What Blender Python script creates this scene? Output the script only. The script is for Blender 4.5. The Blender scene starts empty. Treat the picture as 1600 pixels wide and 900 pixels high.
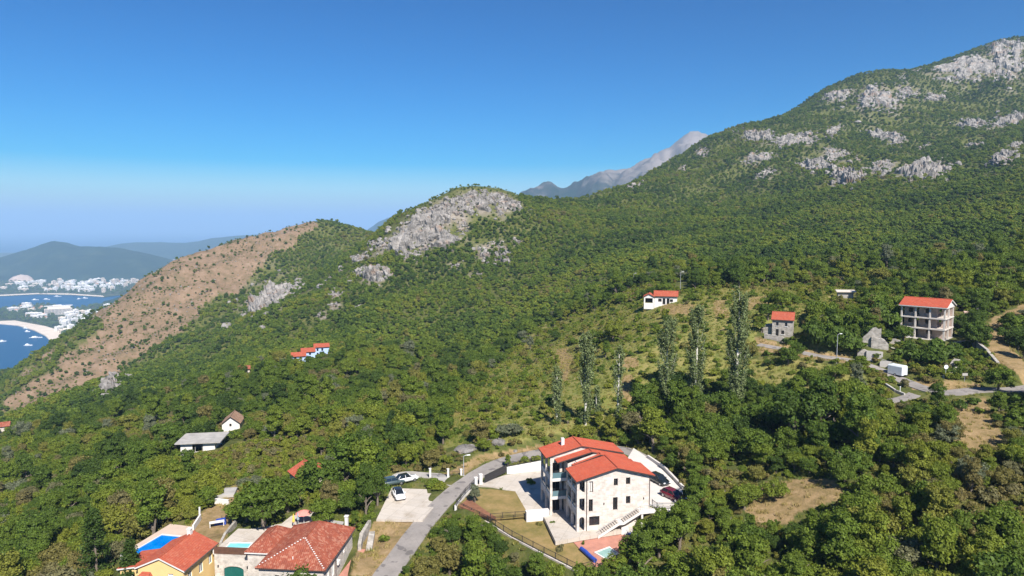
import bpy, bmesh, math, random
import numpy as np
from mathutils import Vector, Matrix

random.seed(7)
RNG = np.random.default_rng(11)
R = math.radians
SC = bpy.context.scene
COL = SC.collection

# ---------------------------------------------------------------- camera, sky, sun, exposure
ZC = 400.0                    # the drone flies 400 m above the sea
FPX = 1067.0                  # focal length in photograph pixels (1600 wide)
PITCH = -R(5.25)
cam_data = bpy.data.cameras.new('camera')
cam = bpy.data.objects.new('camera', cam_data); COL.objects.link(cam)
cam.location = (0, 0, ZC)
cam.rotation_euler = (math.pi / 2 + PITCH, 0, 0)
cam_data.sensor_width = 36.0
cam_data.lens = FPX / 1600 * 36.0
cam_data.clip_start = 0.5; cam_data.clip_end = 120000
SC.camera = cam

SUN_EL = R(45)
SUN_AZ = Vector((0.36, -0.93, 0)).normalized()
TO_SUN = Vector((SUN_AZ.x * math.cos(SUN_EL), SUN_AZ.y * math.cos(SUN_EL), math.sin(SUN_EL)))
world = bpy.data.worlds.new('World'); SC.world = world; world.use_nodes = True
wn = world.node_tree; wn.nodes.clear()
sky = wn.nodes.new('ShaderNodeTexSky'); sky.sky_type = 'NISHITA'; sky.sun_disc = False
sky.sun_elevation = SUN_EL
sky.sun_rotation = math.atan2(TO_SUN.x, TO_SUN.y)
sky.altitude = 400; sky.air_density = 1.0; sky.dust_density = 0.8; sky.ozone_density = 3.0
bg = wn.nodes.new('ShaderNodeBackground'); bg.inputs['Strength'].default_value = 0.05
wo = wn.nodes.new('ShaderNodeOutputWorld')
gm_ = wn.nodes.new('ShaderNodeGamma'); gm_.inputs['Gamma'].default_value = 1.35; wn.links.new(sky.outputs[0], gm_.inputs['Color'])
hs = wn.nodes.new('ShaderNodeHueSaturation'); hs.inputs['Saturation'].default_value = 2.0; hs.inputs['Value'].default_value = 0.64; hs.inputs['Hue'].default_value = 0.506
wn.links.new(gm_.outputs[0], hs.inputs['Color']); wn.links.new(hs.outputs[0], bg.inputs['Color']); wn.links.new(bg.outputs[0], wo.inputs['Surface'])
sun_data = bpy.data.lights.new('sun', 'SUN'); sun_data.energy = 5.0; sun_data.angle = R(0.5)
sun_data.color = (1.0, 0.95, 0.87)
sun = bpy.data.objects.new('sun', sun_data); COL.objects.link(sun)
sun.location = (0, 0, 2500)
sun.rotation_euler = TO_SUN.to_track_quat('Z', 'Y').to_euler()
SC.view_settings.view_transform = 'Standard'; SC.view_settings.look = 'None'
SC.view_settings.exposure = 0.95; SC.view_settings.gamma = 1.0; SC.view_settings.use_curve_mapping = False
SC.render.engine = 'CYCLES'
SC.cycles.max_bounces = 6; SC.cycles.diffuse_bounces = 3; SC.cycles.glossy_bounces = 2
SC.cycles.transmission_bounces = 3; SC.cycles.volume_bounces = 1; SC.cycles.transparent_max_bounces = 6
SC.cycles.use_denoising = True
HAZE_DENSITY = 0.000098
SC.cycles.sample_clamp_indirect = 6

# ---------------------------------------------------------------- pixels of the photograph -> directions
CP, SP = math.cos(PITCH), math.sin(PITCH)
def pdir(px, py):
    dx = (px - 800) / FPX; dz = (450 - py) / FPX
    return np.array([dx, CP - SP * dz, SP + CP * dz])
def at_z(px, py, z):            # point of that direction at height z below/above the camera
    d = pdir(px, py); return d * (z / d[2])
def at_t(px, py, t): return pdir(px, py) * t
def project(x, y, z):           # heights relative to the camera
    f = y * CP + z * SP; u = -y * SP + z * CP
    f = np.where(np.abs(f) < 1e-3, 1e-3, f)
    return 800 + FPX * x / f, 450 - FPX * u / f, f

# ---------------------------------------------------------------- noise
_perm = np.random.default_rng(5).permutation(256); _perm = np.concatenate([_perm, _perm, _perm])
_ga = np.random.default_rng(6).uniform(0, 2 * np.pi, 256)
def perlin(x, y):
    x = np.asarray(x, float); y = np.asarray(y, float)
    xi = np.floor(x).astype(int); yi = np.floor(y).astype(int); xf = x - xi; yf = y - yi
    xi &= 255; yi &= 255
    u = xf ** 3 * (xf * (6 * xf - 15) + 10); v = yf ** 3 * (yf * (6 * yf - 15) + 10)
    def g(ix, iy, fx, fy):
        a = _ga[_perm[_perm[ix & 255] + (iy & 255)]]; return np.cos(a) * fx + np.sin(a) * fy
    n0 = g(xi, yi, xf, yf) * (1 - u) + g(xi + 1, yi, xf - 1, yf) * u
    n1 = g(xi, yi + 1, xf, yf - 1) * (1 - u) + g(xi + 1, yi + 1, xf - 1, yf - 1) * u
    return (n0 * (1 - v) + n1 * v) * 1.5
def fbm(x, y, s, o=4):
    r = 0; a = 1
    for k in range(o):
        r = r + a * perlin(x / s + 17.3 * k, y / s - 9.1 * k); a *= .5; s = s / 2.03
    return r
def sstep(a, b, x):
    t = np.clip((x - a) / (b - a), 0, 1); return t * t * (3 - 2 * t)
def in_poly(px, py, poly):
    px = np.asarray(px, float); py = np.asarray(py, float)
    r = np.zeros(px.shape, bool); n = len(poly)
    for i in range(n):
        x0, y0 = poly[i][:2]; x1, y1 = poly[(i + 1) % n][:2]
        c = ((y0 > py) != (y1 > py)) & (px < (x1 - x0) * (py - y0) / ((y1 - y0) if y1 != y0 else 1e-9) + x0)
        r ^= c
    return r
def seg_dist(px, py, pts, closed=False):
    best = np.full(np.shape(px), 1e9); par = np.zeros(np.shape(px)); n = len(pts)
    for i in range(n if closed else n - 1):
        x0, y0 = pts[i][:2]; x1, y1 = pts[(i + 1) % n][:2]
        L2 = (x1 - x0) ** 2 + (y1 - y0) ** 2 + 1e-12
        t = np.clip(((px - x0) * (x1 - x0) + (py - y0) * (y1 - y0)) / L2, 0, 1)
        d = np.hypot(px - x0 - t * (x1 - x0), py - y0 - t * (y1 - y0))
        m = d < best; best = np.where(m, d, best); par = np.where(m, i + t, par)
    return best, par

# ---------------------------------------------------------------- materials
def new_mat(name):
    m = bpy.data.materials.new(name); m.use_nodes = True
    nt = m.node_tree; b = nt.nodes['Principled BSDF']; return m, nt, b
def setin(b, k, v):
    if k in b.inputs: b.inputs[k].default_value = v
def mul(c, k): return tuple(max(0, min(1, x * k)) for x in c[:3]) + (1,)
def noise_mix(nt, b, ca, cb, scale, detail=4, coord='Object', lo=.35, hi=.65, dist=0):
    tc = nt.nodes.new('ShaderNodeTexCoord')
    n = nt.nodes.new('ShaderNodeTexNoise'); n.inputs['Scale'].default_value = scale; n.inputs['Detail'].default_value = detail
    n.inputs['Distortion'].default_value = dist
    nt.links.new(tc.outputs[coord], n.inputs['Vector'])
    r = nt.nodes.new('ShaderNodeValToRGB'); r.color_ramp.elements[0].position = lo; r.color_ramp.elements[1].position = hi
    r.color_ramp.elements[0].color = ca; r.color_ramp.elements[1].color = cb
    nt.links.new(n.outputs[0], r.inputs[0]); return r, n, tc
_mats = {}
def mat(name, col, rough=.8, var=.12, scale=1.5, bump=0., bscale=None, spec=.3, metal=0., col2=None):
    if name in _mats: return _mats[name]
    m, nt, b = new_mat(name)
    setin(b, 'Roughness', rough); setin(b, 'Specular IOR Level', spec); setin(b, 'Metallic', metal)
    if var > 0:
        r, n, tc = noise_mix(nt, b, mul(col2 or col, 1 - var), mul(col, 1 + var), scale, 6, lo=.3, hi=.7)
        nt.links.new(r.outputs[0], b.inputs['Base Color'])
        if bump:
            n2 = nt.nodes.new('ShaderNodeTexNoise'); n2.inputs['Scale'].default_value = bscale or scale * 6; n2.inputs['Detail'].default_value = 5
            nt.links.new(tc.outputs['Object'], n2.inputs['Vector'])
            bp = nt.nodes.new('ShaderNodeBump'); bp.inputs['Strength'].default_value = bump; bp.inputs['Distance'].default_value = .1
            nt.links.new(n2.outputs[0], bp.inputs['Height']); nt.links.new(bp.outputs[0], b.inputs['Normal'])
    else:
        b.inputs['Base Color'].default_value = mul(col, 1)
    _mats[name] = m; return m
def stone_mat(name, ca, cb, mortar, w=.45, h=.22, bump=.4, lo=.78):
    """coursed stone too far away to tell the stones apart: colour and fine relief only"""
    if name in _mats: return _mats[name]
    m, nt, b = new_mat(name); setin(b, 'Roughness', .9); setin(b, 'Specular IOR Level', .15)
    tc = nt.nodes.new('ShaderNodeTexCoord'); sx = nt.nodes.new('ShaderNodeSeparateXYZ'); cx = nt.nodes.new('ShaderNodeCombineXYZ')
    ad = nt.nodes.new('ShaderNodeMath'); ad.operation = 'ADD'
    nt.links.new(tc.outputs['Object'], sx.inputs[0]); nt.links.new(sx.outputs[0], ad.inputs[0]); nt.links.new(sx.outputs[1], ad.inputs[1])
    nt.links.new(ad.outputs[0], cx.inputs[0]); nt.links.new(sx.outputs[2], cx.inputs[1])
    br = nt.nodes.new('ShaderNodeTexBrick'); br.inputs['Scale'].default_value = 1; br.inputs['Brick Width'].default_value = w
    br.inputs['Row Height'].default_value = h; br.inputs['Mortar Size'].default_value = .018; br.inputs['Color1'].default_value = mul(ca, 1)
    br.inputs['Color2'].default_value = mul(cb, 1); br.inputs['Mortar'].default_value = mul(mortar, 1); br.inputs['Bias'].default_value = -.1
    nt.links.new(cx.outputs[0], br.inputs['Vector'])
    n = nt.nodes.new('ShaderNodeTexNoise'); n.inputs['Scale'].default_value = 1.1; n.inputs['Detail'].default_value = 6
    nt.links.new(tc.outputs['Object'], n.inputs['Vector'])
    mr = nt.nodes.new('ShaderNodeMapRange'); mr.inputs[1].default_value = .3; mr.inputs[2].default_value = .7; mr.inputs[3].default_value = lo; mr.inputs[4].default_value = 2 - lo * 1.0 if lo > .85 else 1.15
    nt.links.new(n.outputs[0], mr.inputs[0])
    mx = nt.nodes.new('ShaderNodeMix'); mx.data_type = 'RGBA'; mx.blend_type = 'MULTIPLY'; mx.inputs[0].default_value = 1
    nt.links.new(br.outputs[0], mx.inputs[6]); nt.links.new(mr.outputs[0], mx.inputs[7]); nt.links.new(mx.outputs[2], b.inputs['Base Color'])
    bp = nt.nodes.new('ShaderNodeBump'); bp.inputs['Strength'].default_value = bump; bp.inputs['Distance'].default_value = .05
    nt.links.new(br.outputs['Fac'], bp.inputs['Height']); bp.invert = True; nt.links.new(bp.outputs[0], b.inputs['Normal'])
    _mats[name] = m; return m
def tile_mat(name, ca, cb, cc, row=.34):
    """clay tiles: courses across the slope in fine relief, blotches of older tiles"""
    if name in _mats: return _mats[name]
    m, nt, b = new_mat(name); setin(b, 'Roughness', .75); setin(b, 'Specular IOR Level', .25)
    tc = nt.nodes.new('ShaderNodeTexCoord')
    n = nt.nodes.new('ShaderNodeTexNoise'); n.inputs['Scale'].default_value = .8; n.inputs['Detail'].default_value = 7; n.inputs['Roughness'].default_value = .7
    nt.links.new(tc.outputs['Object'], n.inputs['Vector'])
    r = nt.nodes.new('ShaderNodeValToRGB'); r.color_ramp.elements[0].position = .3; r.color_ramp.elements[1].position = .72
    r.color_ramp.elements[0].color = mul(cb, 1); r.color_ramp.elements[1].color = mul(ca, 1)
    nt.links.new(n.outputs[0], r.inputs[0])
    v = nt.nodes.new('ShaderNodeTexVoronoi'); v.inputs['Scale'].default_value = 3.2; nt.links.new(tc.outputs['Object'], v.inputs['Vector'])
    sx = nt.nodes.new('ShaderNodeSeparateColor'); nt.links.new(v.outputs['Color'], sx.inputs[0])
    mr = nt.nodes.new('ShaderNodeMapRange'); mr.inputs[1].default_value = .55; mr.inputs[2].default_value = 1.; mr.inputs[3].default_value = 0; mr.inputs[4].default_value = .75
    nt.links.new(sx.outputs[0], mr.inputs[0])
    mx = nt.nodes.new('ShaderNodeMix'); mx.data_type = 'RGBA'; nt.links.new(mr.outputs[0], mx.inputs[0]); nt.links.new(r.outputs[0], mx.inputs[6]); mx.inputs[7].default_value = mul(cc, 1)
    nt.links.new(mx.outputs[2], b.inputs['Base Color'])
    w = nt.nodes.new('ShaderNodeTexWave'); w.bands_direction = 'Z'; w.wave_type = 'BANDS'; w.inputs['Scale'].default_value = 2.4; w.inputs['Distortion'].default_value = .3
    nt.links.new(tc.outputs['Object'], w.inputs['Vector'])
    bp = nt.nodes.new('ShaderNodeBump'); bp.inputs['Strength'].default_value = .35; bp.inputs['Distance'].default_value = .06
    nt.links.new(w.outputs[0], bp.inputs['Height']); nt.links.new(bp.outputs[0], b.inputs['Normal'])
    _mats[name] = m; return m

# ---------------------------------------------------------------- mesh builder and the scene's bookkeeping
class MB:
    def __init__(s): s.v = []; s.f = []
    def add(s, vs, fs):
        o = len(s.v); s.v += [tuple(map(float, p)) for p in vs]; s.f += [tuple(i + o for i in f) for f in fs]; return s
    def box(s, x0, x1, y0, y1, z0, z1):
        return s.add([(x0, y0, z0), (x1, y0, z0), (x1, y1, z0), (x0, y1, z0), (x0, y0, z1), (x1, y0, z1), (x1, y1, z1), (x0, y1, z1)],
                     [(0, 3, 2, 1), (4, 5, 6, 7), (0, 1, 5, 4), (1, 2, 6, 5), (2, 3, 7, 6), (3, 0, 4, 7)])
    def prism(s, poly, z0, z1):     # poly counter-clockwise; z0/z1 numbers or lists
        n = len(poly); a = z0 if hasattr(z0, '__len__') else [z0] * n; b = z1 if hasattr(z1, '__len__') else [z1] * n
        vs = [(p[0], p[1], a[i]) for i, p in enumerate(poly)] + [(p[0], p[1], b[i]) for i, p in enumerate(poly)]
        return s.add(vs, [tuple(range(n))[::-1], tuple(range(n, 2 * n))] + [(i, (i + 1) % n, n + (i + 1) % n, n + i) for i in range(n)])
    def slab(s, quad, th):          # a polygon in space made thick straight down
        n = len(quad)
        return s.add(list(quad) + [(p[0], p[1], p[2] - th) for p in quad],
                     [tuple(range(n)), tuple(range(n, 2 * n))[::-1]] + [(i, n + i, n + (i + 1) % n, (i + 1) % n) for i in range(n)])
    def bar(s, a, b, w, h=None):    # a square bar from a to b
        a = Vector(a); b = Vector(b); d = (b - a); h = h or w
        if d.length < 1e-6: return s
        d.normalize(); up = Vector((0, 0, 1)) if abs(d.z) < .95 else Vector((0, 1, 0))
        x = d.cross(up).normalized() * w / 2; y = x.cross(d).normalized() * h / 2
        vs = [a - x - y, a + x - y, a + x + y, a - x + y, b - x - y, b + x - y, b + x + y, b - x + y]
        return s.add(vs, [(0, 3, 2, 1), (4, 5, 6, 7), (0, 1, 5, 4), (1, 2, 6, 5), (2, 3, 7, 6), (3, 0, 4, 7)])
    def tube(s, pts, rad, n=8, cap=True):
        rings = []; rs = rad if hasattr(rad, '__len__') else [rad] * len(pts); P = [Vector(p) for p in pts]
        for i, p in enumerate(P):
            d = (P[min(i + 1, len(P) - 1)] - P[max(i - 1, 0)]).normalized()
            up = Vector((0, 0, 1)) if abs(d.z) < .9 else Vector((1, 0, 0))
            x = d.cross(up).normalized(); y = d.cross(x).normalized()
            rings.append([p + (x * math.cos(2 * math.pi * k / n) + y * math.sin(2 * math.pi * k / n)) * rs[i] for k in range(n)])
        vs = [q for r in rings for q in r]; fs = []
        for i in range(len(P) - 1):
            for k in range(n):
                fs.append((i * n + k, i * n + (k + 1) % n, (i + 1) * n + (k + 1) % n, (i + 1) * n + k))
        if cap: fs += [tuple(range(n)), tuple(range((len(P) - 1) * n, len(P) * n))[::-1]]
        return s.add(vs, fs)
    def lathe(s, prof, n=14, c=(0, 0, 0)):
        vs = []; fs = []
        for r, z in prof:
            for k in range(n): vs.append((c[0] + r * math.cos(2 * math.pi * k / n), c[1] + r * math.sin(2 * math.pi * k / n), c[2] + z))
        for i in range(len(prof) - 1):
            for k in range(n): fs.append((i * n + k, i * n + (k + 1) % n, (i + 1) * n + (k + 1) % n, (i + 1) * n + k))
        return s.add(vs, fs)
    def blob(s, c, rx, ry, rz, n=10, m=7, jit=.1, rnd=random):
        vs = []; fs = []
        for j in range(m + 1):
            th = math.pi * j / m
            for k in range(n):
                q = 1 + rnd.uniform(-jit, jit); ph = 2 * math.pi * k / n
                vs.append((c[0] + rx * q * math.sin(th) * math.cos(ph), c[1] + ry * q * math.sin(th) * math.sin(ph), c[2] + rz * q * math.cos(th)))
        for j in range(m):
            for k in range(n): fs.append((j * n + k, (j + 1) * n + k, (j + 1) * n + (k + 1) % n, j * n + (k + 1) % n))
        return s.add(vs, fs)
    def mesh(s, name, m=None, smooth=False):
        me = bpy.data.meshes.new(name); me.from_pydata(s.v, [], s.f); me.update()
        if m: me.materials.append(m)
        if smooth: me.polygons.foreach_set('use_smooth', [True] * len(me.polygons))
        return me
    def build(s, name, m=None, parent=None, smooth=False):
        o = bpy.data.objects.new(name, s.mesh(name, m, smooth)); COL.objects.link(o)
        if parent is not None: o.parent = parent
        return o
def tag(o, label=None, cat=None, group=None, kind=None):
    if label: o['label'] = label
    if cat: o['category'] = cat
    if group: o['group'] = group
    if kind: o['kind'] = kind
    return o
def thing(name, label, cat, loc=(0, 0, 0), rz=0., group=None):
    o = bpy.data.objects.new(name, None); COL.objects.link(o); o.empty_display_size = .5
    o.location = loc; o.rotation_euler = (0, 0, rz); return tag(o, label, cat, group)
def copy_tree(o, parent=None):
    c = o.copy(); COL.objects.link(c)
    if parent is not None: c.parent = parent
    for ch in o.children: copy_tree(ch, c)
    return c
def W(p): return (float(p[0]), float(p[1]), float(p[2]) + ZC)    # relative to the camera -> world
# ---------------------------------------------------------------- the lie of the land
# seen points of the ground: photograph pixel + depth in metres (from house sizes, tree sizes and what stands before what)
SEEN = [
 (600,900,94),(905,832,103),(820,712,131),(640,788,115),(1240,770,105),(1520,690,114),(1500,900,82),(1600,800,91),(1100,900,90),(800,900,96),
 (1150,645,146),(1000,640,150),(870,655,148),(1033,475,225),(1230,523,170),(1450,530,166),(1420,605,140),(1560,470,190),(1600,540,165),(1580,610,136),
 (1300,640,132),(1350,700,112),
 (270,840,107),(400,860,98),(500,860,95),(100,800,140),(0,880,128),(0,800,165),(200,740,165),(315,705,160),(490,568,290),(362,672,190),(0,680,300),(150,600,430),
 (250,640,270),(450,640,205),(600,700,151),(500,740,136),(400,760,132),(740,680,145),(760,640,171),(760,600,222),(640,620,225),
 (20,635,560),(90,565,620),(170,500,690),(245,440,770),(350,395,850),(430,370,910),(500,356,950),(560,364,960),
 (100,640,480),(200,560,600),(300,500,680),(400,440,780),(450,400,860),(540,390,900),(330,560,470),(400,500,560),
 (430,480,540),(500,450,570),(560,420,590),(600,386,600),(640,352,610),(700,320,630),(760,307,650),(800,314,660),(840,321,690),(880,322,750),(930,312,810),
 (980,293,880),(1040,262,970),(1100,229,1060),(1150,205,1130),(1230,183,1190),(1290,153,1230),(1340,121,1260),(1420,110,1300),(1500,87,1350),(1600,67,1400),
 (700,560,330),(800,480,420),(700,430,520),(650,400,570),(600,480,450),(520,520,430),(760,360,600),(850,380,560),(850,440,450),(900,500,290),(900,560,210),
 (1000,400,450),(1000,340,650),(1200,330,610),(1200,400,380),(1400,400,330),(1400,300,600),(1550,250,700),(1590,400,285),(1300,250,850),(1500,150,1150),
 (1200,250,900),(1100,300,800),(1300,450,240),(1500,430,225),(1000,450,290),(1100,430,300),(1100,520,185),(1000,540,185),
 (1430,285,640),(1560,190,1000),(1400,200,1000),
]
# ground nobody sees (behind the ridges, outside the frame): column, depth, height below the camera
HIDDEN = [
 (0,900,-215),(60,900,-190),(130,880,-150),(0,585,0),(-200,500,-190),(-200,1000,-330),(-200,260,-95),(-200,140,-75),(-300,90,-62),(-400,60,-60),
 (0,1300,-330),(100,1300,-320),(200,1150,-230),(300,1250,-220),(400,1350,-190),(500,1400,-140),(600,1300,-110),(700,1000,-60),(800,950,-30),(900,1150,-20),
 (0,1800,-420),(200,1800,-420),(400,2000,-420),(600,2200,-400),(800,2000,-240),(1000,1500,20),(1200,1700,90),(1400,1800,150),(1600,2000,170),
 (1000,2600,-150),(1300,2600,-50),(1600,2600,0),(-300,1800,-420),(0,2600,-430),(400,2600,-430),(700,2600,-420),
 (1900,1500,340),(1900,900,190),(1900,500,50),(1900,250,-5),(1900,160,-22),(1900,100,-35),(2000,60,-40),(1900,2600,60),
 (300,55,-56),(600,55,-55),(900,55,-53),(1200,55,-50),(1500,50,-46),(800,25,-60),(200,25,-62),(1400,25,-55),(200,75,-58),(500,72,-52.5),(350,72,-54),
]
_c = []
for px, py, t in SEEN: _c.append(at_t(px, py, t))
for px, t, z in HIDDEN:
    if (px, t) == (0, 585): _c.append(at_t(0, 588, 980)); continue
    y = (t - z * SP) / CP
    _c.append(np.array([(px - 800) / FPX * t, y, z]))
# levels of the village taken from its houses
for px, py, z in [(640,788,-47),(790,760,-46.1),(1040,760,-43.3),(905,840,-46.3),(560,860,-48.6),(985,706,-43.4),(735,747,-46),(930,880,-47.4),(330,800,-48.5),(420,800,-47.5),(180,890,-54)]:
    _c.append(at_z(px, py, z))
_c = np.array(_c)
_ca = np.arctan2(_c[:, 0], _c[:, 1]); _cr = np.hypot(_c[:, 0], _c[:, 1]); _ce = _c[:, 2] / _cr
AZS = 1.6                                         # azimuth and log-distance are weighed alike
_U = np.stack([_ca * AZS, np.log(_cr)], 1)
def _k(d2): return np.where(d2 > 1e-12, d2 * np.log(d2 + 1e-12), 0.)
_n = len(_U)
_A = np.zeros((_n + 3, _n + 3))
_A[:_n, :_n] = _k(((_U[:, None] - _U[None]) ** 2).sum(2)) + np.eye(_n) * 2e-4
_A[:_n, _n] = 1; _A[:_n, _n + 1:] = _U; _A[_n, :_n] = 1; _A[_n + 1:, :_n] = _U.T
_w = np.linalg.solve(_A, np.concatenate([_ce, np.zeros(3)]))
def base_h(x, y):
    x = np.asarray(x, float); y = np.asarray(y, float); sh = x.shape
    x = x.ravel(); y = y.ravel(); out = np.empty(x.shape)
    for i in range(0, len(x), 40000):
        xs = x[i:i + 40000]; ys = y[i:i + 40000]
        r = np.maximum(np.hypot(xs, ys), 12.); a = np.arctan2(xs, ys)
        U = np.stack([a * AZS, np.log(r)], 1)
        e = _k(((U[:, None] - _U[None]) ** 2).sum(2)) @ _w[:_n] + _w[_n] + U @ _w[_n + 1:]
        z = e * r
        f = sstep(170, 520, r); g = sstep(420, 900, r)
        z = z + f * (2.6 * fbm(xs, ys, 75, 3)) + g * (7 * fbm(xs + 90, ys, 210, 3) + 4.5 * (1 - 2 * np.abs(perlin(xs / 60, ys / 60)))) + .25 * fbm(xs, ys, 14, 2) * sstep(60, 160, r)
        sp = sstep(430, 560, r) * (1 - sstep(1000, 1150, r)) * (1 - sstep(-.38, -.24, a))     # gullies down the dry spur
        z = z - sp * 5.5 * (1 - np.abs(perlin((xs * .82 - ys * .57) / 34, (xs * .57 + ys * .82) / 150)) * 2.2).clip(0, 1) + sp * 2.2 * fbm(xs, ys, 16, 3)
        out[i:i + 40000] = z
    return out.reshape(sh)
FLATS = []            # (polygon, height function, falloff) applied in order
def flat(poly, z, fall=4.0):
    zf = (lambda x, y: np.full(np.shape(x), float(z))) if not callable(z) else z
    FLATS.append(('poly', [tuple(p[:2]) for p in poly], zf, fall))
def flat_line(pts, half, fall=4.0, dz=-.1):
    FLATS.append(('line', [tuple(p) for p in pts], half, fall, dz))
def ground(x, y):
    x = np.asarray(x, float); y = np.asarray(y, float); sh = x.shape; x = x.ravel(); y = y.ravel()
    z = base_h(x, y)
    for F in FLATS:
        P = np.array([p[:2] for p in F[1]]); m0 = P.min(0); m1 = P.max(0); fall = F[3]; ex = fall + (F[2] if F[0] == 'line' else 0)
        idx = np.nonzero((x > m0[0] - ex) & (x < m1[0] + ex) & (y > m0[1] - ex) & (y < m1[1] + ex))[0]
        if not len(idx): continue
        xs = x[idx]; ys = y[idx]
        if F[0] == 'poly':
            d, _ = seg_dist(xs, ys, F[1], True); d = np.where(in_poly(xs, ys, F[1]), 0, d); tz = F[2](xs, ys)
        else:
            d, par = seg_dist(xs, ys, F[1]); zz = np.array([p[2] for p in F[1]]); i = np.clip(par.astype(int), 0, len(zz) - 2); fr = par - i
            tz = zz[i] * (1 - fr) + zz[i + 1] * fr + F[4]; d = np.maximum(0, d - F[2])
        w = 1 - sstep(0, fall, d)
        z[idx] = z[idx] * (1 - w) + tz * w
    return z.reshape(sh)
_ts = np.geomspace(40, 2600, 900)
def hit(px, py, tmin=40):       # first ground point in the direction of a pixel
    d = pdir(px, py); ts = _ts[_ts >= tmin]
    P = d[None] * ts[:, None]
    g = ground(P[:, 0], P[:, 1]); s = P[:, 2] - g
    k = np.nonzero((s[:-1] > 0) & (s[1:] <= 0))[0]
    if not len(k): return None
    k = k[0]; f = s[k] / (s[k] - s[k + 1]); t = ts[k] * (1 - f) + ts[k + 1] * f
    p = d * t; p[2] = float(ground(p[:1], p[1:2])[0]); return p
def gz(x, y): return float(ground(np.array([x]), np.array([y]))[0])
def smooth_line(pts, n=8):
    P = [np.array(p, float) for p in pts]; P = [2 * P[0] - P[1]] + P + [2 * P[-1] - P[-2]]; out = []
    for i in range(1, len(P) - 2):
        for k in range(n):
            t = k / n; a, b, c, d = P[i - 1:i + 3]
            out.append(.5 * ((2 * b) + (-a + c) * t + (2 * a - 5 * b + 4 * c - d) * t * t + (-a + 3 * b - 3 * c + d) * t ** 3))
    out.append(P[-2]); return out

# roads and levelled ground, from the photograph
ROAD = smooth_line([at_z(575, 935, -48.6), at_z(590, 915, -48.3), at_z(625, 868, -47.9), at_z(660, 820, -47.3), at_z(697, 779, -46.7), at_z(737, 747, -46.1), at_z(777, 724, -45.5),
                    at_z(822, 711, -44.9), at_z(868, 703.5, -44.4), at_z(925, 699, -43.9), at_z(975, 703, -43.4), at_z(1003, 716, -43.2), at_z(1020, 730, -43.1)])
DRIVE_SIDE = smooth_line([at_z(712, 757, -46.5), at_z(690, 745, -46.6), at_z(660, 742, -46.9), at_z(630, 741, -47.1), at_z(612, 752, -47.1)])
PAD = [at_z(*a, -46.95) for a in [(588,812),(660,812.5),(697,772),(668,770.7),(666.7,764.5),(612,762.7)]]
VILLA_O = at_z(901, 831, -46.0); VILLA_R = R(12)
_vu = np.array([math.cos(VILLA_R), math.sin(VILLA_R)]); _vv = np.array([-math.sin(VILLA_R), math.cos(VILLA_R)])
def vl(u, v): return tuple(VILLA_O[:2] + _vu * u + _vv * v)
LAWN_HI = [at_z(*a, -46.05) for a in [(715,790),(765,808),(826,805),(805,768),(742,763)]]
TERRACE = [at_z(*a, -46.0) for a in [(745,757),(805,768),(826,805),(849,806),(868,846),(912,838)]] + [np.array(vl(11, -.4) + (-46,)), np.array(vl(11.9, 13) + (-46,)), at_z(862, 731, -46), at_z(790, 742, -46)]
LOWER = [at_z(*a, -46.75) for a in [(765,810),(828,808),(849,809),(868,849),(893,843),(985,829),(1000,845),(965,880),(925,892),(905,893),(850,866),(800,841)]]
UPPER_PARK = [np.array(vl(11.9, .3) + (-43,)), at_z(1048, 800, -43), at_z(1070, 793, -43), at_z(1066, 765, -43), at_z(1036, 735, -43), at_z(1012, 715, -43), at_z(990, 700, -43), np.array(vl(11.9, 14) + (-43,))]
flat([p for p in TERRACE], -46.12, 3)
flat(LAWN_HI, -46.1, 2)
flat(LOWER, -46.85, 2.5)
flat(UPPER_PARK, -43.1, 4)
flat(PAD, -47.25, 3)
flat_line(DRIVE_SIDE, 1.6, 3, -.1)
flat_line(ROAD, 2.3, 3.5, -.14)
DECK = [at_z(*a, -48) for a in [(188,866),(266,818.5),(302,823),(304,842),(285,850),(240,878),(205,885)]]
PATIO2 = [at_z(*a, -47.05) for a in [(383,858),(362,842),(376,829),(410,823),(440,818),(455,806),(485,800),(498,800),(480,822),(455,830),(425,834),(410,850)]]
flat([(-60,70),(-20,70),(-23.3,86),(-25,100),(-30,101),(-38,94.6),(-43.5,95),(-44,89),(-52,88),(-57,90)], lambda x, y: np.where(x > -26, np.interp(y, [80, 86, 99, 102], [-52.2, -50.8, -48.6, -47.8]), -51.9), 2.2)
flat([(-44.2,85),(-42.5,85),(-42.8,95.5),(-43.8,96.8)], -51.8, 1.5)
flat(PATIO2, -47.4, 2)
flat([(-43.0,96.6),(-38,96.3),(-37.3,102),(-42.7,102.4)], -47.7, 1.2)
flat([(-44.3,82),(-33.5,82),(-34,87.6),(-34,92),(-38.2,92.4),(-38.2,95.3),(-43.3,95.6)], -51.8, .5)
flat(DECK, -48.6, 2.5)
flat_line([tuple(at_z(*a, z)) for a, z in [((313,812),-48.2),((330,800),-48.1),((345,820),-48.1),((350,790),-48)]], 3.0, 4, 0)
RUIN_O = np.array([96.6, 168.4, -27.5]); RUIN_R = R(-45)
_rc = lambda u, v: (RUIN_O[0] + u * math.cos(RUIN_R) - v * math.sin(RUIN_R), RUIN_O[1] + u * math.sin(RUIN_R) + v * math.cos(RUIN_R))
STONE_O = np.array([66.4, 172.7, -28.2]); STONE_R = R(-25)
ROAD_UP = smooth_line([at_z(1660, 598, -32.2), at_z(1590, 608, -32.6), at_z(1530, 609, -33), at_z(1470, 613, -33.3), at_z(1415, 596, -33), at_z(1372, 577, -32), at_z(1330, 563, -31), at_z(1280, 556, -30.6), at_z(1240, 548, -30.2), at_z(1185, 538, -29.5)])
flat_line(ROAD_UP, 2.2, 4, -.12)
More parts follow.
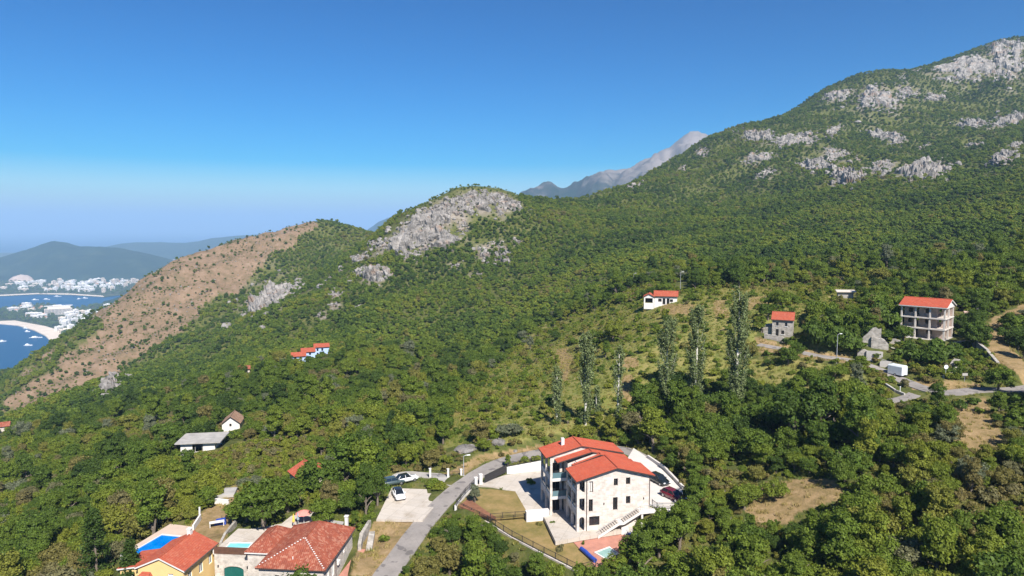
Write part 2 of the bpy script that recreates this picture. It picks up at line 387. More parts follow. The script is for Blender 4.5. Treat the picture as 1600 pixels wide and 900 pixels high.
SPUR_UP = smooth_line([at_z(1445, 604, -33.4), at_z(1425, 618, -33.8), at_z(1395, 626, -34.2), at_z(1370, 628, -34.4)], 5)
flat_line(SPUR_UP, 1.6, 3, -.1)
TRACK = smooth_line([at_z(1640, 610, -31.5), at_z(1600, 575, -30), at_z(1565, 548, -28.4), at_z(1548, 520, -26.3), at_z(1565, 500, -24.2), at_z(1610, 478, -21.5), at_z(1660, 462, -19)])
flat_line(TRACK, 1.8, 5, -.06)
flat_line(ROAD_UP, 2.2, 3, -.14)
flat([_rc(-.6, -1.6), _rc(11.5, -1.6), _rc(11.5, 9), _rc(-.6, 9)], -27.55, 4)
flat([(65.5, 172), (71.5, 169), (75, 176), (69, 179)], -28.25, 4)

# ---------------------------------------------------------------- land cover, as outlines seen in the photograph
TAN = [(505,352),(470,372),(425,398),(398,425),(372,448),(335,476),(300,505),(255,540),(195,575),(150,612),(60,634),(12,640),(22,616),(60,582),(100,546),(140,512),(170,470),(200,435),(245,400),(330,365),(430,338),(490,338)]
SCRUB = [(690,705),(700,640),(760,590),(840,510),(930,480),(1000,470),(1130,448),(1260,445),(1340,452),(1330,475),(1250,500),(1185,520),(1160,560),(1230,560),(1340,580),(1370,600),(1290,640),(1180,610),(1110,600),(1010,640),(900,670),(850,680),(800,692),(740,690)]
SOIL = [[(1150,790),(1190,750),(1260,748),(1315,750),(1310,780),(1240,800),(1230,815),(1160,812)],[(1478,640),(1540,620),(1560,660),(1580,690),(1548,712),(1500,695),(1490,660)],
        [(1420,590),(1490,590),(1530,600),(1520,612),(1420,608)],[(975,585),(992,585),(990,630),(972,630)],[(868,545),(890,545),(895,600),(875,600)],[(968,558),(992,558),(992,572),(968,572)],
        [(1030,474),(1080,474),(1080,490),(1035,492)],[(1115,470),(1136,470),(1136,495),(1115,495)],[(690,742),(720,728),(780,705),(850,694),(850,704),(780,718),(725,742)],
        [(545,900),(560,880),(585,814),(658,814),(640,850),(602,900)],[(305,835),(345,770),(375,755),(372,785),(360,815),(345,855)],[(270,830),(310,800),(335,780),(345,800),(320,835)],
        [(1180,525),(1260,545),(1330,555),(1330,570),(1180,548)],[(1540,540),(1600,480),(1600,500),(1565,530),(1600,580),(1560,570)],[(1150,470),(1200,460),(1200,475),(1160,490)]]
def cover(x, y, z):
    """(dry, soil, scrub) shares for ground points"""
    px, py, f = project(x, y, z); n = 14 * fbm(x, y, 22, 3); r = np.hypot(x, y)
    near = sstep(0, 1, f)
    qx = px + n * np.clip(120 / np.maximum(f, 1), .1, 1); qy = py + n * .5 * np.clip(120 / np.maximum(f, 1), .1, 1)
    ok = f > 1
    q2 = px + 30 * fbm(x, y, 70, 4)
    tan = in_poly(q2, py + 5 * fbm(x + 50, y, 60, 3), TAN) & ok & (r > 430) & (r < 1100)
    scrub = in_poly(qx, qy, SCRUB) & ok & (r < 330) & (r > 110)
    soil = np.zeros(np.shape(x), bool)
    for s in SOIL: soil |= in_poly(qx, qy, s) & ok & (r < 330) & (r > 60)
    d, _ = seg_dist(x, y, TRACK); soil |= d < 2.2 + 1.2 * perlin(x / 5, y / 5)
    return tan, soil, scrub

# ---------------------------------------------------------------- the ground sheet
def grid_mesh(name, az, rr, zfun):
    A, Rr = np.meshgrid(az, rr, indexing='ij'); X = Rr * np.sin(A); Y = Rr * np.cos(A); Zz = zfun(X.ravel(), Y.ravel()).reshape(X.shape)
    na, nr = X.shape; v = np.stack([X, Y, Zz + ZC], 2).reshape(-1, 3)
    i = np.arange(na * nr).reshape(na, nr)
    f = np.stack([i[:-1, :-1], i[:-1, 1:], i[1:, 1:], i[1:, :-1]], 2).reshape(-1, 4)[:, ::-1]
    me = bpy.data.meshes.new(name); me.vertices.add(len(v)); me.vertices.foreach_set('co', v.ravel())
    me.loops.add(f.size); me.loops.foreach_set('vertex_index', f.ravel()); me.polygons.add(len(f))
    me.polygons.foreach_set('loop_start', np.arange(0, f.size, 4)); me.polygons.foreach_set('loop_total', np.full(len(f), 4))
    me.update(); me.polygons.foreach_set('use_smooth', np.ones(len(f), bool)); return me, v
def add_attr(me, name, vals):
    a = me.attributes.new(name, 'FLOAT', 'POINT'); a.data.foreach_set('value', np.asarray(vals, np.float32))
_az = np.concatenate([np.linspace(-R(95), -R(40), 70)[:-1], np.linspace(-R(40), R(40), 640), np.linspace(R(40), R(95), 70)[1:]])
_rr = np.concatenate([[6], np.geomspace(20, 70, 40)[:-1], np.geomspace(70, 260, 300)[:-1], np.geomspace(260, 2700, 230)])
ter_me, ter_v = grid_mesh('terrain', _az, _rr, ground)
_t, _s, _b = cover(ter_v[:, 0], ter_v[:, 1], ter_v[:, 2] - ZC)
add_attr(ter_me, 'dry', _t); add_attr(ter_me, 'soil', _s); add_attr(ter_me, 'scrub', _b)
terrain = bpy.data.objects.new('terrain', ter_me); COL.objects.link(terrain); tag(terrain, kind='structure')
def attr_node(nt, name):
    a = nt.nodes.new('ShaderNodeAttribute'); a.attribute_name = name; return a
def mixc(nt, fac, a, b, blend='MIX'):
    m = nt.nodes.new('ShaderNodeMix'); m.data_type = 'RGBA'; m.blend_type = blend
    for i, s in ((0, fac), (6, a), (7, b)):
        if hasattr(s, 'is_linked') or hasattr(s, 'links'): nt.links.new(s, m.inputs[i])
        else: m.inputs[i].default_value = s if i == 0 else mul(s, 1)
    return m.outputs[2]
def tex(nt, scale, detail=5, rough=.55, coord='Object'):
    tc = nt.nodes.new('ShaderNodeTexCoord'); n = nt.nodes.new('ShaderNodeTexNoise'); n.inputs['Scale'].default_value = scale
    n.inputs['Detail'].default_value = detail; n.inputs['Roughness'].default_value = rough; nt.links.new(tc.outputs[coord], n.inputs['Vector']); return n.outputs[0]
def ramp(nt, f, stops):
    r = nt.nodes.new('ShaderNodeValToRGB'); e = r.color_ramp.elements
    while len(e) < len(stops): e.new(.5)
    for k, (p, c) in enumerate(stops): e[k].position = p; e[k].color = mul(c, 1)
    nt.links.new(f, r.inputs[0]); return r.outputs[0]
gm, nt, b = new_mat('hill ground'); setin(b, 'Roughness', .95); setin(b, 'Specular IOR Level', .1)
under = ramp(nt, tex(nt, .35, 8, .65), [(.28, (.040, .052, .014)), (.5, (.080, .092, .024)), (.72, (.17, .145, .055))])
tanc = ramp(nt, tex(nt, .075, 11, .78), [(.25, (.055, .062, .028)), (.38, (.125, .100, .056)), (.5, (.19, .130, .082)), (.62, (.235, .165, .112)), (.76, (.29, .25, .205))])
soilc = ramp(nt, tex(nt, .5, 9, .7), [(.25, (.10, .095, .03)), (.42, (.20, .145, .065)), (.58, (.28, .195, .10)), (.75, (.36, .26, .15))])
scrubc = ramp(nt, tex(nt, .22, 9, .7), [(.28, (.085, .11, .026)), (.45, (.165, .17, .045)), (.62, (.245, .205, .075)), (.8, (.34, .25, .125))])
c = mixc(nt, attr_node(nt, 'scrub').outputs['Fac'], under, scrubc)
c = mixc(nt, attr_node(nt, 'dry').outputs['Fac'], c, tanc)
c = mixc(nt, attr_node(nt, 'soil').outputs['Fac'], c, soilc)
stonyc = ramp(nt, tex(nt, .14, 10, .75), [(.3, (.06, .062, .035)), (.45, (.16, .135, .095)), (.6, (.24, .21, .175)), (.75, (.34, .32, .295))])
c = mixc(nt, attr_node(nt, 'stony').outputs['Fac'], c, stonyc)
nt.links.new(c, b.inputs['Base Color'])
bp = nt.nodes.new('ShaderNodeBump'); bp.inputs['Strength'].default_value = .6; bp.inputs['Distance'].default_value = .5
nt.links.new(tex(nt, 1.2, 8, .7), bp.inputs['Height']); nt.links.new(bp.outputs[0], b.inputs['Normal'])
ter_me.materials.append(gm)

# ---------------------------------------------------------------- sea, far coast, far mountains
SEA = -ZC
sm, nt, b = new_mat('sea water'); setin(b, 'Roughness', .45); setin(b, 'Specular IOR Level', .10)
nt.links.new(ramp(nt, tex(nt, .0018, 4), [(.3, (.002, .050, .130)), (.7, (.002, .068, .16))]), b.inputs['Base Color'])
bp = nt.nodes.new('ShaderNodeBump'); bp.inputs['Strength'].default_value = .5; bp.inputs['Distance'].default_value = .6
nt.links.new(tex(nt, .09, 6), bp.inputs['Height']); nt.links.new(bp.outputs[0], b.inputs['Normal'])
tag(MB().add([(-45000, -3000, 0), (45000, -3000, 0), (45000, 60000, 0), (-45000, 60000, 0)], [(0, 1, 2, 3)]).build('sea', sm), kind='structure')
def sea_pt(px, py, h=0.): p = at_z(px, py, SEA + h); return (p[0], p[1], p[2] + ZC)
def plate(name, pix, h, m, label=None):
    P = [sea_pt(a, b, h) for a, b in pix]
    A = sum(P[i][0] * P[(i + 1) % len(P)][1] - P[(i + 1) % len(P)][0] * P[i][1] for i in range(len(P)))
    if A < 0: P = P[::-1]
    o = MB().prism([p[:2] for p in P], -2, h).build(name, m); return tag(o, kind='structure')
lm, nt, b = new_mat('coastal land'); setin(b, 'Roughness', .95); setin(b, 'Specular IOR Level', .1)
nt.links.new(ramp(nt, tex(nt, .012, 8, .7), [(.3, (.02, .035, .013)), (.5, (.045, .06, .022)), (.66, (.13, .11, .06)), (.8, (.30, .26, .2))]), b.inputs['Base Color'])
sandm = mat('beach sand', (.62, .52, .42), .95, .12, .02)
RESORT = [(-260,489),(-60,487),(0,484),(14,480),(34,477),(75,475.5),(108,483),(140,478),(215,462),(330,455),(330,560),(97,560),(78,531.5),(71,524.4),(53,515.5),(26.6,507.8),(0,505.4),(-60,504),(-260,503)]
plate('coast_land', RESORT, 3, lm)
plate('beach', [(-60,503),(0,505.2),(26.6,507.6),(53,515.3),(71,524.2),(78,531.3),(97,560),(106,535),(97,522),(92,516),(71,509.5),(51.5,506),(23,500.6),(0,501.5),(-60,501)], 3.6, sandm)
plate('town_land', [(-400,459),(0,462.5),(30,461),(60,459.5),(110,460.5),(163,464),(200,459),(215,455),(420,438),(700,415),(700,395),(-400,395)], 3, lm)
plate('beach', [(-100,460.4),(0,462.3),(30,460.8),(60,459.3),(110,460.3),(163,463.8),(160,461.8),(110,458.6),(60,457.8),(30,459.2),(0,460.6),(-100,459)], 3.5, sandm)

def ridge(name, sil, D, width, m, base=SEA, rough=.22, seed=0, nr=44, step=5, power=1.25, face=.55):
    xs = np.arange(sil[0][0], sil[-1][0] + .1, step); ys = np.interp(xs, [s[0] for s in sil], [s[1] for s in sil])
    v = np.linspace(-1, 1, nr); X = np.zeros((len(xs), nr)); Y = X.copy(); Zz = X.copy()
    for i, (px, py) in enumerate(zip(xs, ys)):
        d = pdir(px, py); top = d * D; hz = np.hypot(d[0], d[1])
        for j, q in enumerate(v):
            off = q * width * (1 if q < 0 else face)
            X[i, j] = top[0] + d[0] / hz * off; Y[i, j] = top[1] + d[1] / hz * off
            Zz[i, j] = base + (top[2] - base) * (1 - abs(q) ** power)
    H = Zz - base; s = width * .32
    nz = (1 - 2 * np.abs(perlin(X / s + seed, Y / s))) * .6 + (1 - 2 * np.abs(perlin(X / s * 2.3, Y / s * 2.3 + seed))) * .3 + fbm(X, Y, s / 4, 5) * .35
    env = np.clip(1 - np.abs(v), 0, 1)[None] * (.12 + np.abs(v)[None] * 1.6)
    Zz = Zz + nz * H * rough * env - 6
    i = np.arange(X.size).reshape(X.shape); f = np.stack([i[:-1, :-1], i[1:, :-1], i[1:, 1:], i[:-1, 1:]], 2).reshape(-1, 4)
    me = bpy.data.meshes.new(name); me.from_pydata(np.stack([X, Y, Zz + ZC], 2).reshape(-1, 3).tolist(), [], f.tolist()); me.update()
    me.polygons.foreach_set('use_smooth', [True] * len(f)); me.materials.append(m)
    o = bpy.data.objects.new(name, me); COL.objects.link(o); return tag(o, kind='structure')
wm, nt, b = new_mat('far wooded hill'); setin(b, 'Roughness', .95); setin(b, 'Specular IOR Level', .05)
nt.links.new(ramp(nt, tex(nt, .006, 9, .72), [(.3, (.008, .022, .014)), (.52, (.018, .036, .018)), (.68, (.04, .055, .028)), (.82, (.13, .115, .085))]), b.inputs['Base Color'])
fm, nt, b = new_mat('far bare mountain'); setin(b, 'Roughness', .95); setin(b, 'Specular IOR Level', .05)
geo = nt.nodes.new('ShaderNodeNewGeometry'); sx = nt.nodes.new('ShaderNodeSeparateXYZ'); nt.links.new(geo.outputs['Position'], sx.inputs[0])
mr = nt.nodes.new('ShaderNodeMapRange'); mr.inputs[1].default_value = 420; mr.inputs[2].default_value = 800; nt.links.new(sx.outputs[2], mr.inputs[0])
ad = nt.nodes.new('ShaderNodeMath'); ad.operation = 'MULTIPLY_ADD'; ad.inputs[1].default_value = 1.5; ad.inputs[2].default_value = -.75
nt.links.new(tex(nt, .006, 9, .7), ad.inputs[0]); a2 = nt.nodes.new('ShaderNodeMath'); a2.operation = 'ADD'; nt.links.new(ad.outputs[0], a2.inputs[0]); nt.links.new(mr.outputs[0], a2.inputs[1])
nt.links.new(ramp(nt, a2.outputs[0], [(.3, (.012, .026, .02)), (.55, (.035, .042, .038)), (.70, (.125, .110, .10)), (.95, (.20, .172, .158))]), b.inputs['Base Color'])
ridge('far_hill', [(-260,440),(-120,428),(-60,417),(0,401),(40,390),(70,379),(85,376),(105,378),(122,383),(150,385),(180,386),(215,391),(260,402),(310,418),(380,432)], 5600, 1000, wm, seed=3, rough=.25)
ridge('far_hill', [(120,400),(165,385),(190,380),(215,378),(250,378),(290,379),(312,376),(330,372),(370,368),(400,366),(440,364),(520,372),(560,380)], 9000, 1500, wm, seed=8)
ridge('far_hill', [(540,385),(565,366),(578,356),(592,346),(606,340),(620,339),(640,342),(680,352),(720,375)], 8500, 1200, wm, seed=12, step=4)
ridge('far_mountain', [(760,345),(790,320),(815,306),(838,297),(850,291),(862,288.5),(876,295),(888,297),(902,291),(920,278),(936,268),(950,263),(962,267),(980,262),(1000,252),(1025,243),(1045,233),(1062,224),(1078,217),(1092,215),(1108,218),(1130,222),(1160,226),(1200,228),(1260,232),(1330,240)], 4300, 1550, fm, seed=5, rough=.42, nr=110, step=3)
ridge('headland', [(92,490),(112,486),(130,481),(150,474),(172,467),(195,459),(215,451),(240,443),(280,436),(330,432),(380,440)], 3550, 330, wm, seed=2, rough=.12, step=4, nr=24)
quarry = mat('bare quarry ground', (.42, .33, .27), .95, .2, .02)
ridge('quarry', [(2,446),(10,438),(20,431),(32,427.5),(44,429),(54,435),(62,445)], 4900, 150, quarry, seed=2, rough=.25, step=2, nr=20)
ridge('quarry', [(98,442),(103,434),(110,430),(116,433),(121,442)], 4950, 120, quarry, seed=9, rough=.25, step=1.5, nr=16)

# ---- the towns: every block a thing, floors as ledges
white_town = mat('town render white', (.80, .77, .74), .85, .06, .03); cream_town = mat('town render cream', (.72, .62, .52), .85, .08, .03)
glass_dark = mat('dark glass', (.02, .03, .04), .12, 0, spec=.6); roof_town = mat('town tiles', (.50, .22, .13), .85, .15, .05)
def block_protos():
    out = []
    for k, (w, d, fl, m, pitched) in enumerate([(26, 14, 5, white_town, 0), (18, 14, 7, white_town, 0), (36, 14, 4, cream_town, 0), (14, 12, 3, white_town, 1), (22, 15, 9, cream_town, 0), (16, 12, 3, cream_town, 1), (44, 16, 6, white_town, 0)]):
        h = fl * 3.1; body = MB().box(-w / 2, w / 2, -d / 2, d / 2, -4, h)
        wins = MB(); n = max(3, int(w / 4.2))
        for f in range(fl):
            for i in range(n):
                x = -w / 2 + (i + .5) * w / n; wins.box(x - 1.1, x + 1.1, -d / 2 - .1, -d / 2 + .4, f * 3.1 + .6, f * 3.1 + 2.3)
        bal = MB()
        for f in range(1, fl): bal.box(-w / 2 + .6, w / 2 - .6, -d / 2 - 1.3, -d / 2 - .12, f * 3.1 - .1, f * 3.1 + .55)
        rf = MB()
        if pitched:
            rf.add([(-w / 2 - .6, -d / 2 - .6, h + .05), (w / 2 + .6, -d / 2 - .6, h + .05), (w / 2 + .6, d / 2 + .6, h + .05), (-w / 2 - .6, d / 2 + .6, h + .05), (-w / 4, 0, h + 3), (w / 4, 0, h + 3)], [(0, 1, 5, 4), (1, 2, 5), (2, 3, 4, 5), (3, 0, 4), (0, 3, 2, 1)])
        else:
            rf.box(-w / 2 - .3, w / 2 + .3, -d / 2 - .3, d / 2 + .3, h + .02, h + .7); rf.box(-w / 8, w / 8, -2, 3, h + .72, h + 3)
        out.append([('wall', body.mesh('wall', m)), ('windows', wins.mesh('windows', glass_dark)), ('balconies', bal.mesh('balconies', m)), ('roof', rf.mesh('roof', roof_town if pitched else m))])
    return out
BLOCKS = block_protos()
def town_block(px, py, k, s, rz, label, group, h=3.):
    p = sea_pt(px, py, h)
    o = thing('apartment_block', label, 'building', p, rz, group); o.scale = (s, s, s)
    for nm, me in BLOCKS[k]:
        c = bpy.data.objects.new(nm, me); COL.objects.link(c); c.parent = o
        if nm in ('windows', 'balconies'): c['kind'] = 'stuff'
rt = random.Random(4)
KINDW = ['five floor white', 'tall narrow white', 'wide four floor cream', 'low white red-roofed', 'tallest cream', 'low cream red-roofed', 'very wide white']
spots = []
def scatter(n, poly, ks, smin, smax, label, group, gap=3.2, h=3., rise=0.):
    c = 0; tries = 0; x0 = min(a for a, _ in poly); x1 = max(a for a, _ in poly); y0 = min(b for _, b in poly); y1 = max(b for _, b in poly)
    while c < n and tries < 6000:
        tries += 1; x = rt.uniform(x0, x1); y = rt.uniform(y0, y1)
        if not in_poly(np.array([x]), np.array([y]), poly)[0]: continue
        if any(abs(x - a) < gap and abs(y - q) < gap * .42 for a, q in spots): continue
        spots.append((x, y)); c += 1
        kk = rt.choice(ks); fr_ = (x - x0) / (x1 - x0); lab = KINDW[kk] + ' ' + label + ', ' + ('leftmost part' if fr_ < .2 else 'left part' if fr_ < .4 else 'middle part' if fr_ < .6 else 'right part' if fr_ < .8 else 'rightmost part')
        town_block(x, y, kk, rt.uniform(smin, smax), rt.uniform(-.6, .6) - math.atan2((x - 800) / FPX, 1), lab, group, h)
scatter(60, [(0,457),(10,445),(60,442),(130,440),(215,437),(222,444),(180,452),(165,460),(120,457),(60,456.5)], [0, 1, 2, 4, 6], .8, 1.25, 'block by the shore of the far town', 'blocks of the far town')
scatter(50, [(60,446),(100,441),(150,438),(215,434),(236,432),(230,441),(170,446),(100,449)], [0, 1, 2, 3, 4, 5], .8, 1.2, 'block in the upper far town', 'upper blocks of the far town')
scatter(7, [(262,407),(300,402),(300,406),(265,410)], [3, 2, 0], .9, 1.2, 'building right of the far hill', 'cluster right of the far hill')
spots.clear()
scatter(40, [(82,512),(84,500),(100,492),(130,487),(150,489),(172,496),(160,512),(125,519),(102,521)], [0, 1, 2, 6, 0], .75, 1.1, 'hotel block behind the sandy beach', 'hotel blocks behind the beach', gap=4.6)
scatter(9, [(42,499),(44,491),(72,491),(74,499)], [2, 6, 5], .7, .95, 'hotel among trees above the beach', 'low hotels above the beach', gap=5)
scatter(12, [(12,487),(20,481),(36,478),(68,479),(72,486),(40,488)], [2, 3, 5, 6], .7, .95, 'building on the point between bays', 'buildings on the point', gap=5)
scatter(7, [(160,490),(166,478),(184,476),(186,486),(172,496)], [0, 1, 6], .7, .95, 'building at the headland foot', 'buildings at the headland foot', gap=4.5)
# the large hotel
p = sea_pt(92, 491, 3); o = thing('hotel', 'largest hotel of the resort, a long pale many-storeyed slab near the water', 'hotel', p, R(28))
hb = MB(); hb.box(-52, 52, -11, 11, -3, 27).box(-40, 46, -9.8, 9.8, 27.02, 38)
hb.build('wall', cream_town, o)
for f in range(8):
    m_ = MB()
    for i in range(20):
        x = -50 + i * 5.1; m_.box(x, x + 3.4, -11.3, -10.7, f * 3.3 + .8, f * 3.3 + 2.6)
    m_.build('window_row', glass_dark, o)['kind'] = 'stuff'
    MB().box(-51, 51, -12.4, -11.32, f * 3.3 + .1, f * 3.3 + .6).build('balcony', white_town, o)
hr = MB().box(-53, 53, -11.6, 11.6, 38.4, 39.2); MB().box(-20, 12, -5, 5, 39.22, 42.5).build('roof_house', white_town, hr.build('roof', white_town, o))
MB().box(-41, 47, -10.2, 10.2, 38.02, 38.38).build('parapet', white_town, o)
# boats
hull_w = mat('boat hull white', (.8, .8, .8), .4, 0)
def boat(px, py, L, rz, label):
    p = sea_pt(px, py, .0); o = thing('boat', label, 'boat', p, rz, 'boats in the bay')
    w = L * .13; st = [(-.5, .8), (-.3, 1), (.1, 1), (.35, .6), (.5, .03)]; v = []; f = []
    for x, q in st: v += [(x * L, -w * q, 2.2 + x * 1.2), (x * L, w * q, 2.2 + x * 1.2), (x * L * .94, -w * q * .6, -.6), (x * L * .94, w * q * .6, -.6)]
    for i in range(4):
        a = i * 4; c = a + 4; f += [(a, c, c + 1, a + 1), (a + 2, a, a + 1, a + 3)] if False else [(a, c, c + 1, a + 1), (a, a + 2, c + 2, c), (a + 1, c + 1, c + 3, a + 3)]
    f += [(0, 1, 3, 2)]
    MB().add(v, f).build('hull', hull_w, o)
    MB().box(-.3 * L, .15 * L, -w * .62, w * .62, 2.25, 4.6).build('cabin', hull_w, o)
    MB().box(-.22 * L, .02 * L, -w * .45, w * .45, 4.62, 6.6).build('bridge', hull_w, o)
    MB().box(-.1 * L, .155 * L, -w * .64, w * .64, 3.2, 4.0).build('window_band', glass_dark, o)
for a in [(55,468.8,34,.3,'white boat left of centre in the bay before the far town'),(73,468.2,44,-.2,'larger white boat in the middle of the bay before the far town'),(90,463.5,36,.5,'white boat close to the far town beach'),
          (124,467.5,30,1.2,'white boat at the right end of the far bay'),(133,466.2,30,.1,'white boat beside the foot of the green headland'),(56,528,42,.25,'white motor yacht off the end of the sandy beach'),(40,513.5,24,-.3,'small white boat just off the curve of the sandy beach'),
          (4,534,22,.8,'small white boat at the left edge of the photograph'),(44,540,26,.2,'white boat near the wooded slope at the bottom of the sea'),(43,518.5,20,0,'smallest white boat below the beach curve')]:
    boat(*a)

# ---------------------------------------------------------------- rock outcrops: (px, py, half width, half height, tilt in the picture, prominence)
rkm, nt, b = new_mat('limestone'); setin(b, 'Roughness', .95); setin(b, 'Specular IOR Level', .1)
rc = ramp(nt, tex(nt, .16, 10, .75), [(.28, (.045, .042, .038)), (.42, (.165, .152, .138)), (.58, (.31, .288, .266)), (.76, (.45, .42, .395))])
oc = ramp(nt, tex(nt, .07, 5, .6), [(.56, (0, 0, 0)), (.72, (1, 1, 1))])
rc = mixc(nt, oc, rc, (.24, .15, .095)); nt.links.new(rc, b.inputs['Base Color'])
bp = nt.nodes.new('ShaderNodeBump'); bp.inputs['Strength'].default_value = .9; bp.inputs['Distance'].default_value = 1.2
nt.links.new(tex(nt, .45, 9, .75), bp.inputs['Height']); nt.links.new(bp.outputs[0], b.inputs['Normal'])
KN = 'on the rocky knoll'; MT = 'on the high mountain slope'; LO = 'on the wooded slope below the knoll'
ROCKS = [
 (658,360,44,27,-.5,1.2,'broad grey limestone crag covering the left face of the rocky knoll'),(688,338,20,15,-.5,1,'grey crag above the middle of the knoll crag'),(697,377,20,13,-.35,1.2,'slanted pale slab at the foot of the knoll crag'),
 (664,384,13,11,0,1,'small grey crag at the lower edge of the knoll crag'),(714,330,17,11,-.4,1,'grey rock patch below the crest of the knoll'),(722,356,10,14,.2,1,'narrow upright rock rib on the knoll face'),
 (733,314,20,7,-.25,.9,'rocks along the left shoulder of the knoll crest'),(758,313,15,10,0,1,'rocky crest at the summit of the knoll'),(770,309,24,7,.1,1.1,'bare grey rocks crowning the knoll'),(800,321,16,9,.5,1.1,'grey rocks on the right shoulder of the knoll'),(735,307,20,7,-.3,1.2,'rocks on the skyline just left of the knoll top'),(745,322,26,12,-.1,1.1,'grey rocks spread under the knoll summit'),(700,318,22,9,-.5,1.2,'rocks on the skyline left of the knoll summit'),(668,340,20,10,-.55,1.2,'rocks on the left skyline of the knoll'),(628,372,18,12,-.6,1.1,'grey rocks at the left edge of the knoll crag'),(784,325,11,15,.6,1,'rocks falling away right of the knoll summit'),
 (643,401,20,7,-.1,.9,'low pale rock band under the knoll crag'),(582,381,7,5,0,.9,'small round rock at the left end of the knoll ridge'),(596,383,9,7,0,.9,'grey rock beside the round rock on the left knoll ridge'),(560,404,15,6,-.2,.8,'thin rock band lowest on the left knoll ridge'),
 (582,429,26,9,-.05,1.2,'isolated long pale cliff in the wood below the knoll'),(428,473,42,22,-.6,1.3,'large lone grey crag beside the dry spur'),(526,461,13,6,-.2,.9,'pale rock in the wood left of the long pale cliff'),(522,477,7,4,0,.9,'small pale rock just under a wider one in the wood'),
 (563,483,8,5,.2,.9,'single pale boulder in the wood above the blue houses'),(504,493,8,4,.2,.8,'flat pale rock in the wood right of the lone grey crag'),(533,424,6,5,0,.8,'little grey rock up the slope left of the long pale cliff'),(511,439,9,4,-.4,.8,'thin grey rock streak above the lone grey crag'),
 (757,397,11,11,.3,1,'left rock of the pair on the slope right of the knoll'),(787,401,13,11,.3,1,'right rock of the pair on the slope right of the knoll'),(772,381,11,5,-.2,.8,'low rocks above the pair right of the knoll'),(807,379,7,5,.3,.8,'small rock at the upper right of the rock pair'),(715,414,10,4,-.2,.8,'low rock below the knoll face'),(743,430,8,3,0,.9,'small white rock slab alone in the green slope'),
 (1306,148,19,7,-.3,1,'rock band at the brow of the mountain shoulder'),(1370,154,32,11,0,1.2,'long pale cliff band under the mountain shoulder'),(1416,149,16,8,.2,1,'cliff piece right of the long band under the shoulder'),(1459,152,18,7,.1,1,'last cliff piece of the band under the shoulder'),
 (1510,106,48,20,-.35,1.2,'wide grey scree and crag below the mountain summit'),(1431,112,9,7,0,.9,'small crag on the mountain skyline'),(1409,122,7,6,0,.8,'grey rock below the mountain skyline'),(1572,87,30,13,-.25,1.1,'grey crag just under the summit at the picture edge'),
 (1187,213,27,8,.15,1,'reddish rock band on the mountain flank nearest the far mountain'),(1240,218,30,9,-.15,1,'reddish rock band in the middle of the mountain flank'),(1303,204,11,6,-.2,.8,'small rocks above the middle of the mountain flank'),
 (1382,217,28,9,.2,1.2,'pale arched cliff in the middle of the mountain'),(1401,224,9,11,.4,1.1,'pale buttress at the right end of the arched cliff'),(1305,244,18,13,-.2,1.2,'upper grey cliff left of the dark gully'),(1269,260,23,13,.3,1.2,'lowest left grey cliff of the mountain foot'),(1320,277,22,12,.2,1.2,'grey cliff at the mountain foot below the upper cliff'),
 (1348,276,7,11,0,1.2,'narrow pale pillar at the mountain foot'),(1378,268,18,13,0,1.2,'pale cliff immediately left of the dark gully'),(1340,248,4,4,0,1,'tiny pale rock above the narrow pillar'),(1184,247,26,7,-.2,.9,'ochre rock strip low on the mountain flank'),(1197,272,14,6,-.4,.8,'ochre rock patch below the rock strip'),
 (1441,270,34,24,-.1,1.6,'dark cliff in the shade of the gully'),(1522,195,22,12,-.5,1.1,'slanting pale crag on the right mountain rib'),(1574,193,28,11,-.5,1.2,'long slanting pale crag at the right edge'),(1522,226,10,9,0,1,'grey crag below the slanting pale crag'),(1566,247,20,8,-.5,1,'lower slanting rock streak at the right edge'),(1588,229,12,8,-.4,1,'rock between the two slanting streaks at the right edge'),(1444,230,8,4,-.3,.8,'small rock above the dark gully'),
 (1096,240,8,10,-.5,1,'pale rocks on the skyline ridge before the far mountain'),(992,291,13,4,-.35,.8,'pale rocks low on the skyline ridge'),(1067,264,5,4,0,.8,'small pale rock on the skyline ridge'),(176,602,22,14,-.6,1,'grey rock tongue below the dry spur'),
]
ROCK_AREAS = []
